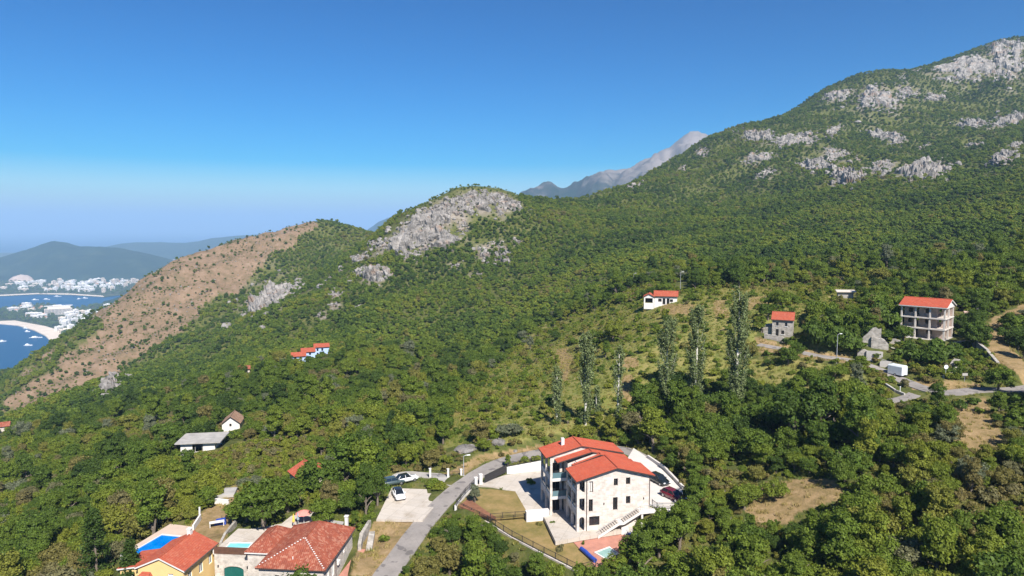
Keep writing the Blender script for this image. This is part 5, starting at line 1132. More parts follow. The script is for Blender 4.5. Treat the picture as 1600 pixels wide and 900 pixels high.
rubble_block(1366, 562, 3.4, 2.0, .5, R(-20), 'dark concrete stub wall above the junction', [1, 1, 1, .95], M_CONCG)
rubble_block(1348, 560, 2.4, 2.2, 1.4, R(-20), 'pale rounded masonry stub beside the lamp road', [.6, .95, 1, .8])
rubble_block(1495, 572, 4.0, 1.6, 1.2, R(35), 'grey tumbled stones below the dark bank', [.4, .8, 1, .6, .4])
def ramp_sheet(name, pix, m, lift=.06):
    P = [hit(a, b) for a, b in pix]; P = [np.array([p[0], p[1], p[2] + lift]) for p in P if p is not None]; c = sum(P) / len(P)
    o = MB().slab([tuple(p) for p in P][::1], .4).build(name, m); o.location = (0, 0, ZC); return tag(o, kind='structure')
ramp_sheet('concrete_apron', [(1373,560),(1392,566),(1400,545),(1385,540)], M_CONCG)
# stone house
sh = thing('old_stone_house', 'small grey stone house with orange tiled roof beside the ivy', 'house', W(STONE_O), STONE_R)
so = [(.9, 1.5, 2.7, 3.6), (3.0, 3.6, 2.7, 3.6), (.9, 1.6, .05, 1.9), (2.2, 2.9, .6, 1.6)]; sb = MB()
wall_face(sb, (0, 0, -1), (1, 0, 0), 4.9, 5.3, [(a, b, c + 1, d + 1) for a, b, c, d in so]); wall_face(sb, (4.9, 0, -1), (0, 1, 0), 5.4, 5.3, [(1.6, 2.5, 1.05, 2.9)]); wall_face(sb, (0, 5.4, -1), (0, -1, 0), 5.4, 5.3); wall_face(sb, (4.9, 5.4, -1), (-1, 0, 0), 4.9, 5.3)
for u in (0, 4.9): sb.add([(u, 0, 4.3), (u, 5.4, 4.3), (u, 2.7, 5.75)], [(0, 1, 2)])
sb.build('wall', M_RUBBLE, sh)
for i, q in enumerate(so): window(sh, (0, 0, 0), (1, 0, 0), q, M_FRAME, name='door' if i == 2 else 'window', sill=i != 2)
window(sh, (4.9, 0, -1), (0, 1, 0), (1.6, 2.5, 1.05, 2.9), name='door')
gable_u(sh, -.3, 5.2, -.4, 5.8, 4.3, 5.95, 2.7, M_TILE_YEL)
lt = MB(); lt.box(-2.2, -.02, 1.0, 4.4, -1, 2.3).build('annex_wall', M_RUBBLE, sh); MB().slab([(-2.4, .8, 2.35), (-.03, .8, 2.75), (-.03, 4.6, 2.75), (-2.4, 4.6, 2.35)], .12).build('annex_roof', M_CONCG, sh)
wall_line('rubble_wall', [hit(1196, 528), hit(1212, 531), hit(1225, 534)], 1.0, .5, M_RUBBLE, 'low rubble wall before the small stone house')
# white house on the slope
def small_house(px, py, Wd, Dp, Hh, rise, rz, wm_, rm, label, ops=(), axis='u', sink=1.5, name='house'):
    p = hit(px, py); o = thing(name, label, 'house', W(p), rz); mb = MB()
    wall_face(mb, (-Wd / 2, 0, -sink), (1, 0, 0), Wd, Hh + sink, [(a, b, c + sink, d + sink) for a, b, c, d in ops]); wall_face(mb, (Wd / 2, 0, -sink), (0, 1, 0), Dp, Hh + sink); wall_face(mb, (-Wd / 2, Dp, -sink), (0, -1, 0), Dp, Hh + sink); wall_face(mb, (Wd / 2, Dp, -sink), (-1, 0, 0), Wd, Hh + sink)
    if axis == 'u':
        for u in (-Wd / 2, Wd / 2): mb.add([(u, 0, Hh), (u, Dp, Hh), (u, Dp / 2, Hh + rise)], [(0, 1, 2)])
    else:
        for v in (0, Dp): mb.add([(-Wd / 2, v, Hh), (Wd / 2, v, Hh), (0, v, Hh + rise)], [(0, 1, 2)])
    mb.build('wall', wm_, o)
    for a, b, c, d in ops: window(o, (-Wd / 2, 0, 0), (1, 0, 0), (a, b, c, d), name='door' if c < .2 else 'window')
    if axis == 'u': gable_u(o, -Wd / 2 - .35, Wd / 2 + .35, -.45, Dp + .45, Hh + .02, Hh + rise + .2, Dp / 2, rm)
    else: gable(o, -Wd / 2 - .35, Wd / 2 + .35, -.45, Dp + .45, Hh + .02, Hh + .02, Hh + rise + .2, 0, rm)
    return o, p
wh, wp = small_house(1040, 476, 7.2, 5.5, 2.7, 1.3, R(-14), M_WHITE, M_TILE_YEL, 'small white house with orange roof alone on the scrub slope', [(1.2, 2.3, .9, 1.9), (2.6, 3.5, .05, 2.0), (3.9, 4.8, .05, 2.0), (4.9, 5.9, .9, 1.8)], name='white_house')
lw = MB(); wall_face(lw, (-6.9, -.9, -1.5), (1, 0, 0), 3.2, 4.0, [(.4, 2.8, 2.0, 3.6)], .3); wall_face(lw, (-3.7, -.9, -1.5), (0, 1, 0), .9, 4.0); wall_face(lw, (-6.9, 4, -1.5), (0, -1, 0), 4.9, 4.0); lw.add([(-6.9, -.9, 2.5), (-3.7, -.9, 2.5), (-5.3, -.9, 3.3)], [(0, 1, 2)]); lw.build('porch_wall', M_WHITE, wh)
gable(wh, -7.2, -3.42, -1.2, 4.2, 2.52, 2.52, 3.5, -5.3, M_TILE_YEL, 'porch_roof'); MB().box(-6.5, -4.1, 1.0, 1.1, .5, 2.1).build('porch_back', M_FRAME, wh)
lamp_post(hit(990, 449), 6.2, .4, 'left street lamp behind the small white house'); lamp_post(hit(1063, 452), 6.2, .4, 'right street lamp behind the small white house'); lamp_post(hit(1307, 567), 6.4, .4, 'tall pale street lamp before the ivy covered ruin')
# blue houses
for px, py, w_, d_, h_, lab in [(503, 556, 6.8, 6, 4.2, 'rightmost light blue house with orange roof in the wood'), (482, 563, 5.8, 6, 3.8, 'middle light blue house with orange roof in the wood'), (467, 570, 5.6, 5, 3.6, 'lowest light blue house with orange roof in the wood')]:
    o, p = small_house(px, py, w_, d_, h_, 1.1, R(18), M_BLUEWALL, M_TILE_YEL, lab, [(1, 1.9, 2.4, 3.6), (3.2, 4.1, 2.4, 3.6), (1, 1.9, .2, 1.6), (3.2, 4.1, .05, 2.0)], name='blue_house')
    o['group'] = 'light blue houses'; MB().box(-w_ / 2 - .1, w_ / 2 + .1, -.14, -.01, h_ - .25, h_ - .05).build('blue_band', M_BLUETRIM, o)
# flat roofed concrete shell
p = hit(312, 706); fs = thing('concrete_shed', 'unfinished shed with wide flat grey concrete roof in the wood', 'shed', W(p), R(8)); mb = MB()
wall_face(mb, (-4.2, 0, -2), (1, 0, 0), 7.6, 4.2, [(2.6, 5.0, 2.0, 4.0)], .25); wall_face(mb, (3.4, 0, -2), (0, 1, 0), 6, 4.2); wall_face(mb, (-4.2, 6, -2), (0, -1, 0), 6, 4.2); wall_face(mb, (3.4, 6, -2), (-1, 0, 0), 7.6, 4.2); mb.build('wall', M_WHITE, fs)
MB().box(-5.2, 4.9, -.9, 7.2, 2.203, 2.45).build('roof_slab', M_CONCG, fs)
for u in (-1.0, .6): MB().box(u - .05, u + .05, .12, .2, 0, 2.0).build('post', M_CONCG, fs)
small_house(361, 673, 4.6, 6, 2.0, 1.9, R(12), M_WHITE, mat('brown old tiles', (.20, .125, .085), .9, .3, 1.5), 'white gabled house half sunk in the trees above the concrete shed', axis='v', name='white_gabled_house', ops=[(1.9, 2.5, 1.2, 2.0)])
p = hit(486, 752) - np.array([0, 0, 1.6]); oh = thing('orange_roofed_house', 'house hidden in trees with only its orange tiled roof showing', 'house', W(p + np.array([0, 0, 0])), R(38)); MB().box(-3, 3, -2, 3, -1.5, 3.4).build('wall', M_CREAMSTONE, oh); gable(oh, -3.4, 3.4, -2.4, 3.4, 3.41, 3.41, 5.0, 0, M_TILE_YEL)
small_house(2, 676, 6, 5, 2.6, 1.3, R(30), M_CREAMSTONE, M_TILE_OLD, 'house with a tan tiled roof cut by the left edge of the photograph', name='hillside_house')
small_house(381, 584, 5, 4, 2.0, 1.0, R(20), M_CREAMSTONE, M_TILE_OLD, 'tiny house with brown roof in the wood left of the blue houses', name='hillside_house')
p = hit(1322, 466); fr = thing('flat_roof_shed', 'low shed with pale flat roof in the wood behind the ivy', 'shed', W(p), R(-20)); MB().box(-2.2, 2.0, 0, 3.6, -1, 1.7).build('wall', M_CONCG, fr); MB().slab([(-2.7, -.6, 2.0), (2.6, -.6, 2.1), (2.6, 4, 2.3), (-2.7, 4, 2.2)], .2).build('roof_slab', mat('pale flat roof', (.55, .49, .42), .9, .1, 1), fr)
p = hit(1518, 500); cr = thing('roofless_hut', 'small pink walled hut with white chimney behind the unfinished house', 'hut', W(p), R(-30)); MB().box(-1.7, 1.3, 0, 2.6, -.8, 2.0).build('wall', mat('pinkish wall', (.55, .38, .32), .9, .15, 1), cr); MB().box(.9, 1.5, .4, 1.0, 2.003, 3.3).build('chimney', M_WHITE, cr)
# pale box trailer by the junction
p = at_z(1402, 585, -32.4); p[2] = gz(p[0], p[1]); tl = thing('box_trailer', 'pale grey box trailer standing by the road junction', 'trailer', W(p), R(-62))
MB().add([(-1.6, -1, .4), (1.6, -1, .4), (1.6, 1, .4), (-1.6, 1, .4), (-1.6, -1, 2.2), (1.6, -1, 2.2), (1.6, 1, 2.2), (-1.6, 1, 2.2), (-1.5, -.8, 2.45), (1.5, -.8, 2.45), (1.5, .8, 2.45), (-1.5, .8, 2.45)], [(0, 3, 2, 1), (0, 1, 5, 4), (1, 2, 6, 5), (2, 3, 7, 6), (3, 0, 4, 7), (4, 5, 9, 8), (5, 6, 10, 9), (6, 7, 11, 10), (7, 4, 8, 11), (8, 9, 10, 11)]).build('body', mat('pale grey panel', (.60, .63, .64), .5, .08, 1), tl)
for s in (-1, 1):
    w = MB().tube([(.1, s * .8, .33), (.1, s * 1.02, .33)], .33, 14).build('wheel', M_TYRE, tl); MB().tube([(.1, s * 1.0, .33), (.1, s * 1.04, .33)], .18, 10).build('rim', M_RIM, w)
MB().bar((1.6, 0, .5), (2.8, 0, .45), .1).build('drawbar', M_DARK, tl); MB().box(-1.62, -1.605, -.7, .7, .6, 2.0).build('rear_door', M_STEEL, tl)
pl_ = thing('concrete_block', 'low pale concrete block behind the box trailer', 'block', W(hit(1388, 571)), R(-40)); MB().box(-1.6, 1.6, -.7, .7, -.4, .8).build('body', M_CONC, pl_); MB().box(-1.5, 1.5, -.6, .6, .803, .9).build('lid', M_CONCG, pl_)
# mirror post, sign post
p = hit(1477, 590); sg = thing('road_mirror', 'white backed round road mirror on a short post', 'road mirror', W(p)); MB().tube([(0, 0, -.2), (0, 0, 2.4)], .05, 8).build('post', M_STEEL, sg); MB().tube([(0, -.06, 2.3), (0, -.13, 2.3)], .45, 18).build('mirror', M_LAMP, sg)
p = hit(1507, 596); sg = thing('sign_post', 'small grey sign board on a post beside the dry bank', 'sign', W(p)); MB().tube([(0, 0, -.2), (0, 0, 1.7)], .045, 8).build('post', M_STEEL, sg); MB().box(-.55, .55, -.06, -.01, 1.2, 1.75).build('board', M_CONCG, sg)
p = hit(1406, 616); sg = thing('marker_post', 'short pale marker post at the road edge', 'post', W(p)); MB().tube([(0, 0, -.2), (0, 0, 1.5)], .06, 8).build('shaft', M_WFRAME, sg); MB().box(-.1, .1, -.1, .1, 1.503, 1.6).build('cap', M_WFRAME, sg)
wall_line('retaining_wall', [hit(1385, 603), hit(1398, 612), hit(1412, 618)], .5, .4, M_CONCG, 'dark low wall on the outer side of the road bend', down=1.5)
wall_line('rubble_wall', [hit(1475, 590), hit(1490, 580), hit(1507, 569)], .5, .4, M_CONC, 'thin pale wall climbing the bank beside the road mirror', down=1)
wall_line('retaining_wall', [np.array(_rc(14, 3) + (-28.5,)), np.array(_rc(19, -4) + (-30.5,)), np.array(_rc(22, -10) + (-32,))], 2.6, .6, M_RUBBLE, 'tall dark stone bank wall right of the unfinished house', down=2)
# boulders by the road
def boulder(px, py, r, sq, label):
    p = hit(px, py); rnd = random.Random(int(px)); mb = MB(); mb.blob((0, 0, 0), r, r * .8, r * sq, 14, 9, .13, rnd); o = mb.build('boulder', rkm); o.location = W(p); o.rotation_euler = (.15, -.1, px); tag(o, label, 'rock', 'boulders by the road')
boulder(728, 702, 2.6, .30, 'flat pale boulder slab above the road behind the lamp'); boulder(776, 692, 1.9, .5, 'rounded grey boulder above the road near the villa roof'); boulder(805, 705, .5, .7, 'small stone on the verge above the road'); boulder(703, 716, .5, .8, 'small stone in the grass behind the lamp')
# ---------------------------------------------------------------- foliage
def leaf_material(name, stops, trans=.4, rough=.6):
    m, nt, b = new_mat(name); nt.nodes.remove(b); out = [n for n in nt.nodes if n.type == 'OUTPUT_MATERIAL'][0]
    a = nt.nodes.new('ShaderNodeAttribute'); a.attribute_type = 'INSTANCER'; a.attribute_name = 'tint'
    base = ramp(nt, a.outputs['Fac'], stops)
    n = tex(nt, 1.7, 3, .6); mr = nt.nodes.new('ShaderNodeMapRange'); mr.inputs[1].default_value = .25; mr.inputs[2].default_value = .75; mr.inputs[3].default_value = .68; mr.inputs[4].default_value = 1.35
    nt.links.new(n, mr.inputs[0]); c = mixc(nt, 1., base, mr.outputs[0], 'MULTIPLY')
    geo = nt.nodes.new('ShaderNodeNewGeometry'); m2 = nt.nodes.new('ShaderNodeMapRange'); m2.inputs[3].default_value = .7; m2.inputs[4].default_value = 1.3
    nt.links.new(geo.outputs['Random Per Island'], m2.inputs[0]); c = mixc(nt, 1., c, m2.outputs[0], 'MULTIPLY')
    d = nt.nodes.new('ShaderNodeBsdfPrincipled'); setin(d, 'Roughness', rough); setin(d, 'Specular IOR Level', .18); nt.links.new(c, d.inputs['Base Color'])
    t = nt.nodes.new('ShaderNodeBsdfTranslucent'); nt.links.new(mixc(nt, 1., c, (1.0, 1.0, .45), 'MULTIPLY'), t.inputs['Color'])
    mx = nt.nodes.new('ShaderNodeMixShader'); mx.inputs[0].default_value = trans; nt.links.new(d.outputs[0], mx.inputs[1]); nt.links.new(t.outputs[0], mx.inputs[2])
    nt.links.new(mx.outputs[0], out.inputs['Surface']); return m
M_LEAF = leaf_material('broadleaf foliage', [(0, (.044, .078, .016)), (.22, (.088, .138, .020)), (.45, (.138, .190, .024)), (.68, (.200, .220, .028)), (.85, (.185, .155, .054)), (1, (.160, .178, .105))])
M_GRASS = leaf_material('grass blades', [(0, (.10, .16, .03)), (.4, (.21, .22, .045)), (.7, (.32, .26, .09)), (1, (.42, .32, .16))], .25)
M_BARK = mat('grey bark', (.16, .13, .10), .95, .25, 3); M_PALEBARK = mat('pale poplar bark', (.52, .49, .43), .9, .2, 2)
def quads_mesh(name, C, N, size, rng, m, elong=1.35):
    n = len(C); r = rng.normal(size=(n, 3)); T = np.cross(N, r); T /= np.linalg.norm(T, axis=1)[:, None] + 1e-9; B = np.cross(N, T)
    s = (size * rng.uniform(.65, 1.35, n))[:, None]
    v = np.stack([C + T * s * elong, C + B * s * .8 + N * s * .15, C - T * s * elong * .9, C - B * s * .8 + N * s * .15], 1).reshape(-1, 3)
    me = bpy.data.meshes.new(name); me.vertices.add(4 * n); me.vertices.foreach_set('co', v.ravel().astype(np.float32)); me.loops.add(4 * n); me.loops.foreach_set('vertex_index', np.arange(4 * n))
    me.polygons.add(n); me.polygons.foreach_set('loop_start', np.arange(0, 4 * n, 4)); me.polygons.foreach_set('loop_total', np.full(n, 4)); me.update(); me.materials.append(m); return me
def crown_points(rng, nq, lobes, squash=.8, base=.45, spread=.62, lob=(.26, .46), tilt=.5):
    """leaf clumps on the skins of many lobes that together make a dome; crown radius about 1"""
    L = []
    for k in range(lobes):
        a = rng.uniform(0, 2 * np.pi); q = math.sqrt(rng.uniform(0, 1)) * spread; h = rng.uniform(-.35, 1) * squash * math.sqrt(max(.05, 1 - (q / .95) ** 2))
        L.append((q * math.cos(a), q * math.sin(a), base + squash * .55 + h * .75, rng.uniform(*lob)))
    L.append((0, 0, base + squash * .5, min(.5, spread * .75))); L = np.array(L)
    w = L[:, 3] ** 2; pick = rng.choice(len(L), nq * 3, p=w / w.sum()); d = rng.normal(size=(nq * 3, 3)); d /= np.linalg.norm(d, axis=1)[:, None]
    d[:, 2] = np.where(d[:, 2] < -.25, -d[:, 2] * .6, d[:, 2]); r = L[pick, 3] * rng.uniform(.78, 1.08, nq * 3)
    C = L[pick, :3] + d * r[:, None] * np.array([1, 1, .85])
    inside = np.zeros(len(C), bool)
    for k in range(len(L)): inside |= (np.linalg.norm((C - L[k, :3]) / np.array([1, 1, .85]), axis=1) < L[k, 3] * .72)
    C = C[~inside]; d = d[~inside]; C = C[:nq]; d = d[:nq]
    N = d + rng.normal(size=C.shape) * tilt + np.array([0, 0, .25]); N /= np.linalg.norm(N, axis=1)[:, None]; return C, N
def trunk_mesh(rng, name, h=.9, r=.075):
    mb = MB(); rnd = random.Random(int(rng.integers(1e6))); top = (rnd.uniform(-.1, .1), rnd.uniform(-.1, .1), h)
    mb.tube([(0, 0, -.35), (rnd.uniform(-.03, .03), 0, h * .4), top], [r * 1.3, r, r * .55], 6)
    for k in range(5):
        a = rnd.uniform(0, 6.28); s = (top[0] * .5, top[1] * .5, h * rnd.uniform(.35, .8)); e = (math.cos(a) * .55, math.sin(a) * .55, s[2] + rnd.uniform(.25, .5)); m_ = tuple((p + q) / 2 for p, q in zip(s, e)); mb.tube([s, (m_[0], m_[1], m_[2] + .04), e], [r * .5, r * .35, r * .15], 5)
    return mb.mesh(name, M_BARK)
prng = np.random.default_rng(21)
TREES = []
for k in range(12):
    form = k % 4
    if form == 0: kw = dict(squash=prng.uniform(.75, .95), base=.35, spread=.68, lob=(.20, .36)); nl = 26
    elif form == 1: kw = dict(squash=prng.uniform(1.25, 1.6), base=.4, spread=.46, lob=(.20, .34)); nl = 24
    elif form == 2: kw = dict(squash=prng.uniform(.55, .7), base=.25, spread=.85, lob=(.16, .32)); nl = 30
    else: kw = dict(squash=prng.uniform(.9, 1.15), base=.2, spread=.62, lob=(.13, .30)); nl = 38
    C, N = crown_points(prng, 3400, nl, **kw)
    # shoots that break the outline
    sh_ = prng.integers(0, len(C), 420); up = C[sh_] - np.array([0, 0, kw['base']]); up /= np.linalg.norm(up, axis=1)[:, None] + 1e-6; C = np.concatenate([C, C[sh_] + up * prng.uniform(.02, .17, (420, 1)) + prng.normal(0, .02, (420, 3))]); N = np.concatenate([N, prng.normal(size=(420, 3))]); N /= np.linalg.norm(N, axis=1)[:, None]
    TREES.append((trunk_mesh(prng, 'trunk'), quads_mesh('crown', C, N, .043, prng, M_LEAF)))
FARTREES = []
for k in range(6):
    C, N = crown_points(prng, 420, int(prng.integers(9, 15)), squash=prng.uniform(.6, 1.2), base=.22, tilt=.4, lob=(.22, .42)); FARTREES.append(quads_mesh('far_crown', C, N, .125, prng, M_LEAF))
SHRUBS = []
for k in range(6):
    C, N = crown_points(prng, 700, int(prng.integers(6, 12)), squash=prng.uniform(.5, .85), base=-.02, spread=.7, lob=(.22, .42), tilt=.55); SHRUBS.append(quads_mesh('shrub', C, N, .085, prng, M_LEAF))
TUFTS = []
for k in range(4):
    n = 46; a = prng.uniform(0, 6.28, n); q = np.sqrt(prng.uniform(0, 1, n)) * .6; h = prng.uniform(.35, 1., n); C = np.stack([q * np.cos(a), q * np.sin(a), h * .35], 1); N = prng.normal(size=(n, 3)); N[:, 2] *= .15; N /= np.linalg.norm(N, axis=1)[:, None]
    up = np.stack([prng.normal(0, .28, n), prng.normal(0, .28, n), np.ones(n)], 1); up /= np.linalg.norm(up, axis=1)[:, None]; sd = np.cross(N, up); sd /= np.linalg.norm(sd, axis=1)[:, None]
    b0 = np.stack([q * np.cos(a), q * np.sin(a), np.zeros(n) - .08], 1); v = np.stack([b0 - sd * .05, b0 + sd * .05, b0 + up * h[:, None]], 1).reshape(-1, 3)
    me = bpy.data.meshes.new('tuft'); me.from_pydata(v.tolist(), [], [(3 * i, 3 * i + 1, 3 * i + 2) for i in range(n)]); me.materials.append(M_GRASS); TUFTS.append(me)
def proto_collection(name, meshes):
    c = bpy.data.collections.new(name)
    for i, mm in enumerate(meshes):
        if isinstance(mm, tuple):
            bm = bmesh.new(); bm.from_mesh(mm[1])
            for f in bm.faces: f.material_index = 0
            n0 = len(bm.faces); bm.from_mesh(mm[0]); bm.faces.ensure_lookup_table()
            for f in bm.faces[n0:]: f.material_index = 1
            me = bpy.data.meshes.new(name); bm.to_mesh(me); bm.free(); me.materials.append(M_LEAF); me.materials.append(M_BARK)
        else: me = mm
        o = bpy.data.objects.new('%s_%02d' % (name, i), me); c.objects.link(o)
    return c
def scatter_stuff(name, coll, P, scl, rot, idx, tint, label):
    me = bpy.data.meshes.new(name); me.vertices.add(len(P)); me.vertices.foreach_set('co', np.asarray(P, np.float32).ravel())
    a = me.attributes.new('scl', 'FLOAT_VECTOR', 'POINT'); a.data.foreach_set('vector', np.asarray(scl, np.float32).ravel())
    add_attr(me, 'rot', rot); add_attr(me, 'tint', tint); a = me.attributes.new('idx', 'INT', 'POINT'); a.data.foreach_set('value', np.asarray(idx, np.int32))
    o = bpy.data.objects.new(name, me); COL.objects.link(o); tag(o, label, kind='stuff')
    g = bpy.data.node_groups.new(name + ' scatter', 'GeometryNodeTree'); g.interface.new_socket('Geometry', in_out='INPUT', socket_type='NodeSocketGeometry'); g.interface.new_socket('Geometry', in_out='OUTPUT', socket_type='NodeSocketGeometry')
    gi = g.nodes.new('NodeGroupInput'); go = g.nodes.new('NodeGroupOutput'); ip = g.nodes.new('GeometryNodeInstanceOnPoints'); ci = g.nodes.new('GeometryNodeCollectionInfo')
    ci.inputs['Collection'].default_value = coll; ci.inputs['Separate Children'].default_value = True; ci.inputs['Reset Children'].default_value = True
    def na(nm, ty): n = g.nodes.new('GeometryNodeInputNamedAttribute'); n.data_type = ty; n.inputs['Name'].default_value = nm; return n.outputs['Attribute']
    cx = g.nodes.new('ShaderNodeCombineXYZ'); g.links.new(na('rot', 'FLOAT'), cx.inputs[2]); e2r = g.nodes.new('FunctionNodeEulerToRotation'); g.links.new(cx.outputs[0], e2r.inputs[0])
    ip.inputs['Pick Instance'].default_value = True
    g.links.new(gi.outputs[0], ip.inputs['Points']); g.links.new(ci.outputs[0], ip.inputs['Instance']); g.links.new(na('idx', 'INT'), ip.inputs['Instance Index']); g.links.new(e2r.outputs[0], ip.inputs['Rotation']); g.links.new(na('scl', 'FLOAT_VECTOR'), ip.inputs['Scale']); g.links.new(ip.outputs[0], go.inputs[0])
    md = o.modifiers.new('scatter', 'NODES'); md.node_group = g; return o

# views of houses, roads and open ground that no tree stands in front of: outline in the photograph, depth up to which it counts
CLEAR = [([(842,690),(900,680),(970,690),(1028,742),(1018,800),(985,830),(905,834),(845,800)],103),([(712,788),(742,755),(850,728),(850,806),(905,834),(990,826),(975,846),(952,856),(935,872),(930,888),(903,895),(800,843),(760,819),(712,797)],104),
 ([(655,815),(700,775),(745,742),(800,714),(845,700),(845,712),(780,735),(740,760),(712,790),(695,800),(675,822),(640,862),(612,900),(555,900),(560,850),(585,815),(612,765),(600,750),(625,738),(720,738)],128),
 ([(1000,712),(1030,735),(1070,768),(1067,792),(1020,797)],104),([(182,900),(186,866),(265,816),(305,800),(330,780),(368,760),(362,800),(385,826),(450,805),(500,803),(560,828),(580,820),(580,860),(560,900)],106),
 ([(1210,480),(1258,480),(1253,524),(1205,522)],170),([(1402,462),(1493,464),(1492,532),(1402,528)],163),([(1365,570),(1400,572),(1450,600),(1540,598),(1600,600),(1600,615),(1470,622),(1400,618)],141),([(1302,525),(1312,525),(1312,567),(1302,567)],152),
 ([(1347,508),(1388,515),(1388,545),(1347,545)],160),([(1545,530),(1600,485),(1600,590),(1560,560)],158),([(1485,640),(1545,625),(1565,680),(1540,705),(1500,690)],112),([(1007,454),(1060,454),(1060,478),(1007,478)],222),([(452,550),(487,531),(520,531),(518,542),(482,557),(452,562)],330),
 ([(276,676),(357,676),(345,692),(335,705),(278,706)],160),([(343,650),(379,650),(378,670),(343,672)],189),([(462,737),(478,717),(498,718),(496,737),(480,745)],131),([(1155,795),(1195,755),(1260,752),(1310,755),(1305,778),(1235,800),(1230,812),(1160,808)],100),
 ([(985,436),(999,436),(999,448),(985,448)],300),([(1057,438),(1072,438),(1072,449),(1057,449)],280),([(695,695),(735,690),(745,703),(700,706)],150),([(722,712),(735,712),(735,742),(722,742)],126),([(970,585),(995,585),(995,630),(970,630)],150),([(1310,453),(1337,453),(1337,464),(1310,464)],230),
 ([(1132,440),(1170,440),(1168,615),(1135,615)],146),([(1070,470),(1102,470),(1102,600),(1070,600)],146),([(1028,490),(1056,490),(1056,605),(1028,605)],146),([(900,515),(932,515),(932,635),(900,635)],146),([(862,570),(880,570),(880,640),(862,640)],146),([(955,535),(975,535),(975,640),(955,640)],146),
 ([(1394,568),(1413,568),(1413,588),(1394,588)],145),([(1470,568),(1512,568),(1512,592),(1470,592)],142),([(1400,525),(1480,530),(1480,545),(1400,542)],158),([(306,787),(325,783),(360,784),(372,765),(372,790),(345,800),(316,812)],113),([(0,664),(10,664),(10,676),(0,676)],300),([(374,572),(390,572),(390,583),(374,583)],300)]
FOOT = [[p[:2] for p in TERRACE], [p[:2] for p in LAWN_HI], [p[:2] for p in LOWER], [p[:2] for p in UPPER_PARK], [p[:2] for p in PAD], [p[:2] for p in DECK], [p[:2] for p in PATIO2], [(-57, 85), (-22.5, 83), (-22.5, 100.5), (-33, 101), (-43.5, 103), (-50, 99), (-57, 97)],
        [_rc(-3, -3), _rc(12, -3), _rc(13, 9), _rc(-2, 9)], [(63.5, 172.5), (71.5, 168), (75, 176), (69, 179)], [vl(-4, -3), vl(14, -3), vl(14, 14), vl(-4, 14)], [(-53, 99), (-42, 99), (-40, 112), (-50, 112)]]
for q, s_ in (((503, 556), 6.5), ((482, 563), 5.5), ((467, 570), 5), ((312, 706), 7), ((361, 673), 5), ((486, 752), 5), ((1040, 476), 6), ((2, 676), 5), ((381, 584), 4), ((1322, 466), 4), ((1518, 500), 3)):
    c_ = hit(*q); FOOT.append([(c_[0] - s_, c_[1] - 1), (c_[0] + s_, c_[1] - 1), (c_[0] + s_, c_[1] + s_ + 1), (c_[0] - s_, c_[1] + s_ + 1)])
def clearance(x, y):
    """distance to the nearest built plot, and to the nearest road edge"""
    d = np.full(np.shape(x), 1e9); e = d.copy()
    for F in FOOT: d = np.minimum(d, np.where(in_poly(x, y, F), 0, seg_dist(x, y, F, True)[0]))
    for L, h in ((ROAD[::2], 1.9), (ROAD_UP[::2], 2.0), (SPUR_UP, 1.4), (DRIVE_SIDE[::2], 1.5), (TRACK[::2], 2.0)): e = np.minimum(e, seg_dist(x, y, L)[0] - h)
    return d, e
_ang = np.linspace(0, 2 * np.pi, 10, endpoint=False); _ux = np.concatenate([np.cos(_ang), .66 * np.cos(_ang + .3), .33 * np.cos(_ang[::2]), [0]]); _uy = np.concatenate([np.sin(_ang), .66 * np.sin(_ang + .3), .33 * np.sin(_ang[::2]), [0]])
def hides(x, y, z, R_, H_):
    """do crowns of radius R_ and height H_ standing at x, y, z cover something that must stay in view?"""
    px, py, f = project(x, y, z + H_ * .5); rp = R_ / f * FPX; hp = H_ * .52 / f * FPX; res = np.zeros(len(x), bool)
    for poly, t in CLEAR:
        P = np.array(poly, float); k = np.nonzero((f < t) & (px + rp > P[:, 0].min()) & (px - rp < P[:, 0].max()) & (py + hp > P[:, 1].min()) & (py - hp < P[:, 1].max()) & ~res)[0]
        if not len(k): continue
        res[k] = in_poly(px[k, None] + _ux * rp[k, None], py[k, None] + _uy * hp[k, None], poly).any(1)
    return res
def jitter_points(r0, r1, s, rng):
    xm = r1 * .86; n = int(2 * xm / s); m = int(r1 * 1.02 / s); gx, gy = np.meshgrid(np.arange(n) * s - xm, np.arange(m) * s + 20); x = (gx + rng.uniform(-.48, .48, gx.shape) * s).ravel(); y = (gy + rng.uniform(-.48, .48, gy.shape) * s).ravel()
    r = np.hypot(x, y); ok = (r >= r0) & (r < r1) & (np.abs(np.arctan2(x, y)) < R(50)); return x[ok], y[ok]
vr = np.random.default_rng(77)
near_trees = []; near_shrubs = []        # (x, y, z, radius, height scale, rot, tint, variant)
def tint_at(x, y):
    t = .34 + .30 * fbm(x, y, 38, 3) + vr.normal(0, .15, np.shape(x)); u = vr.uniform(0, 1, np.shape(x)); t = t + .13 * (1 - sstep(110, 190, np.hypot(x, y))); t = np.where(u < .07, vr.uniform(.72, .95, np.shape(x)), t); t = np.where(u > .975, 1., t); return np.clip(t, 0, 1)
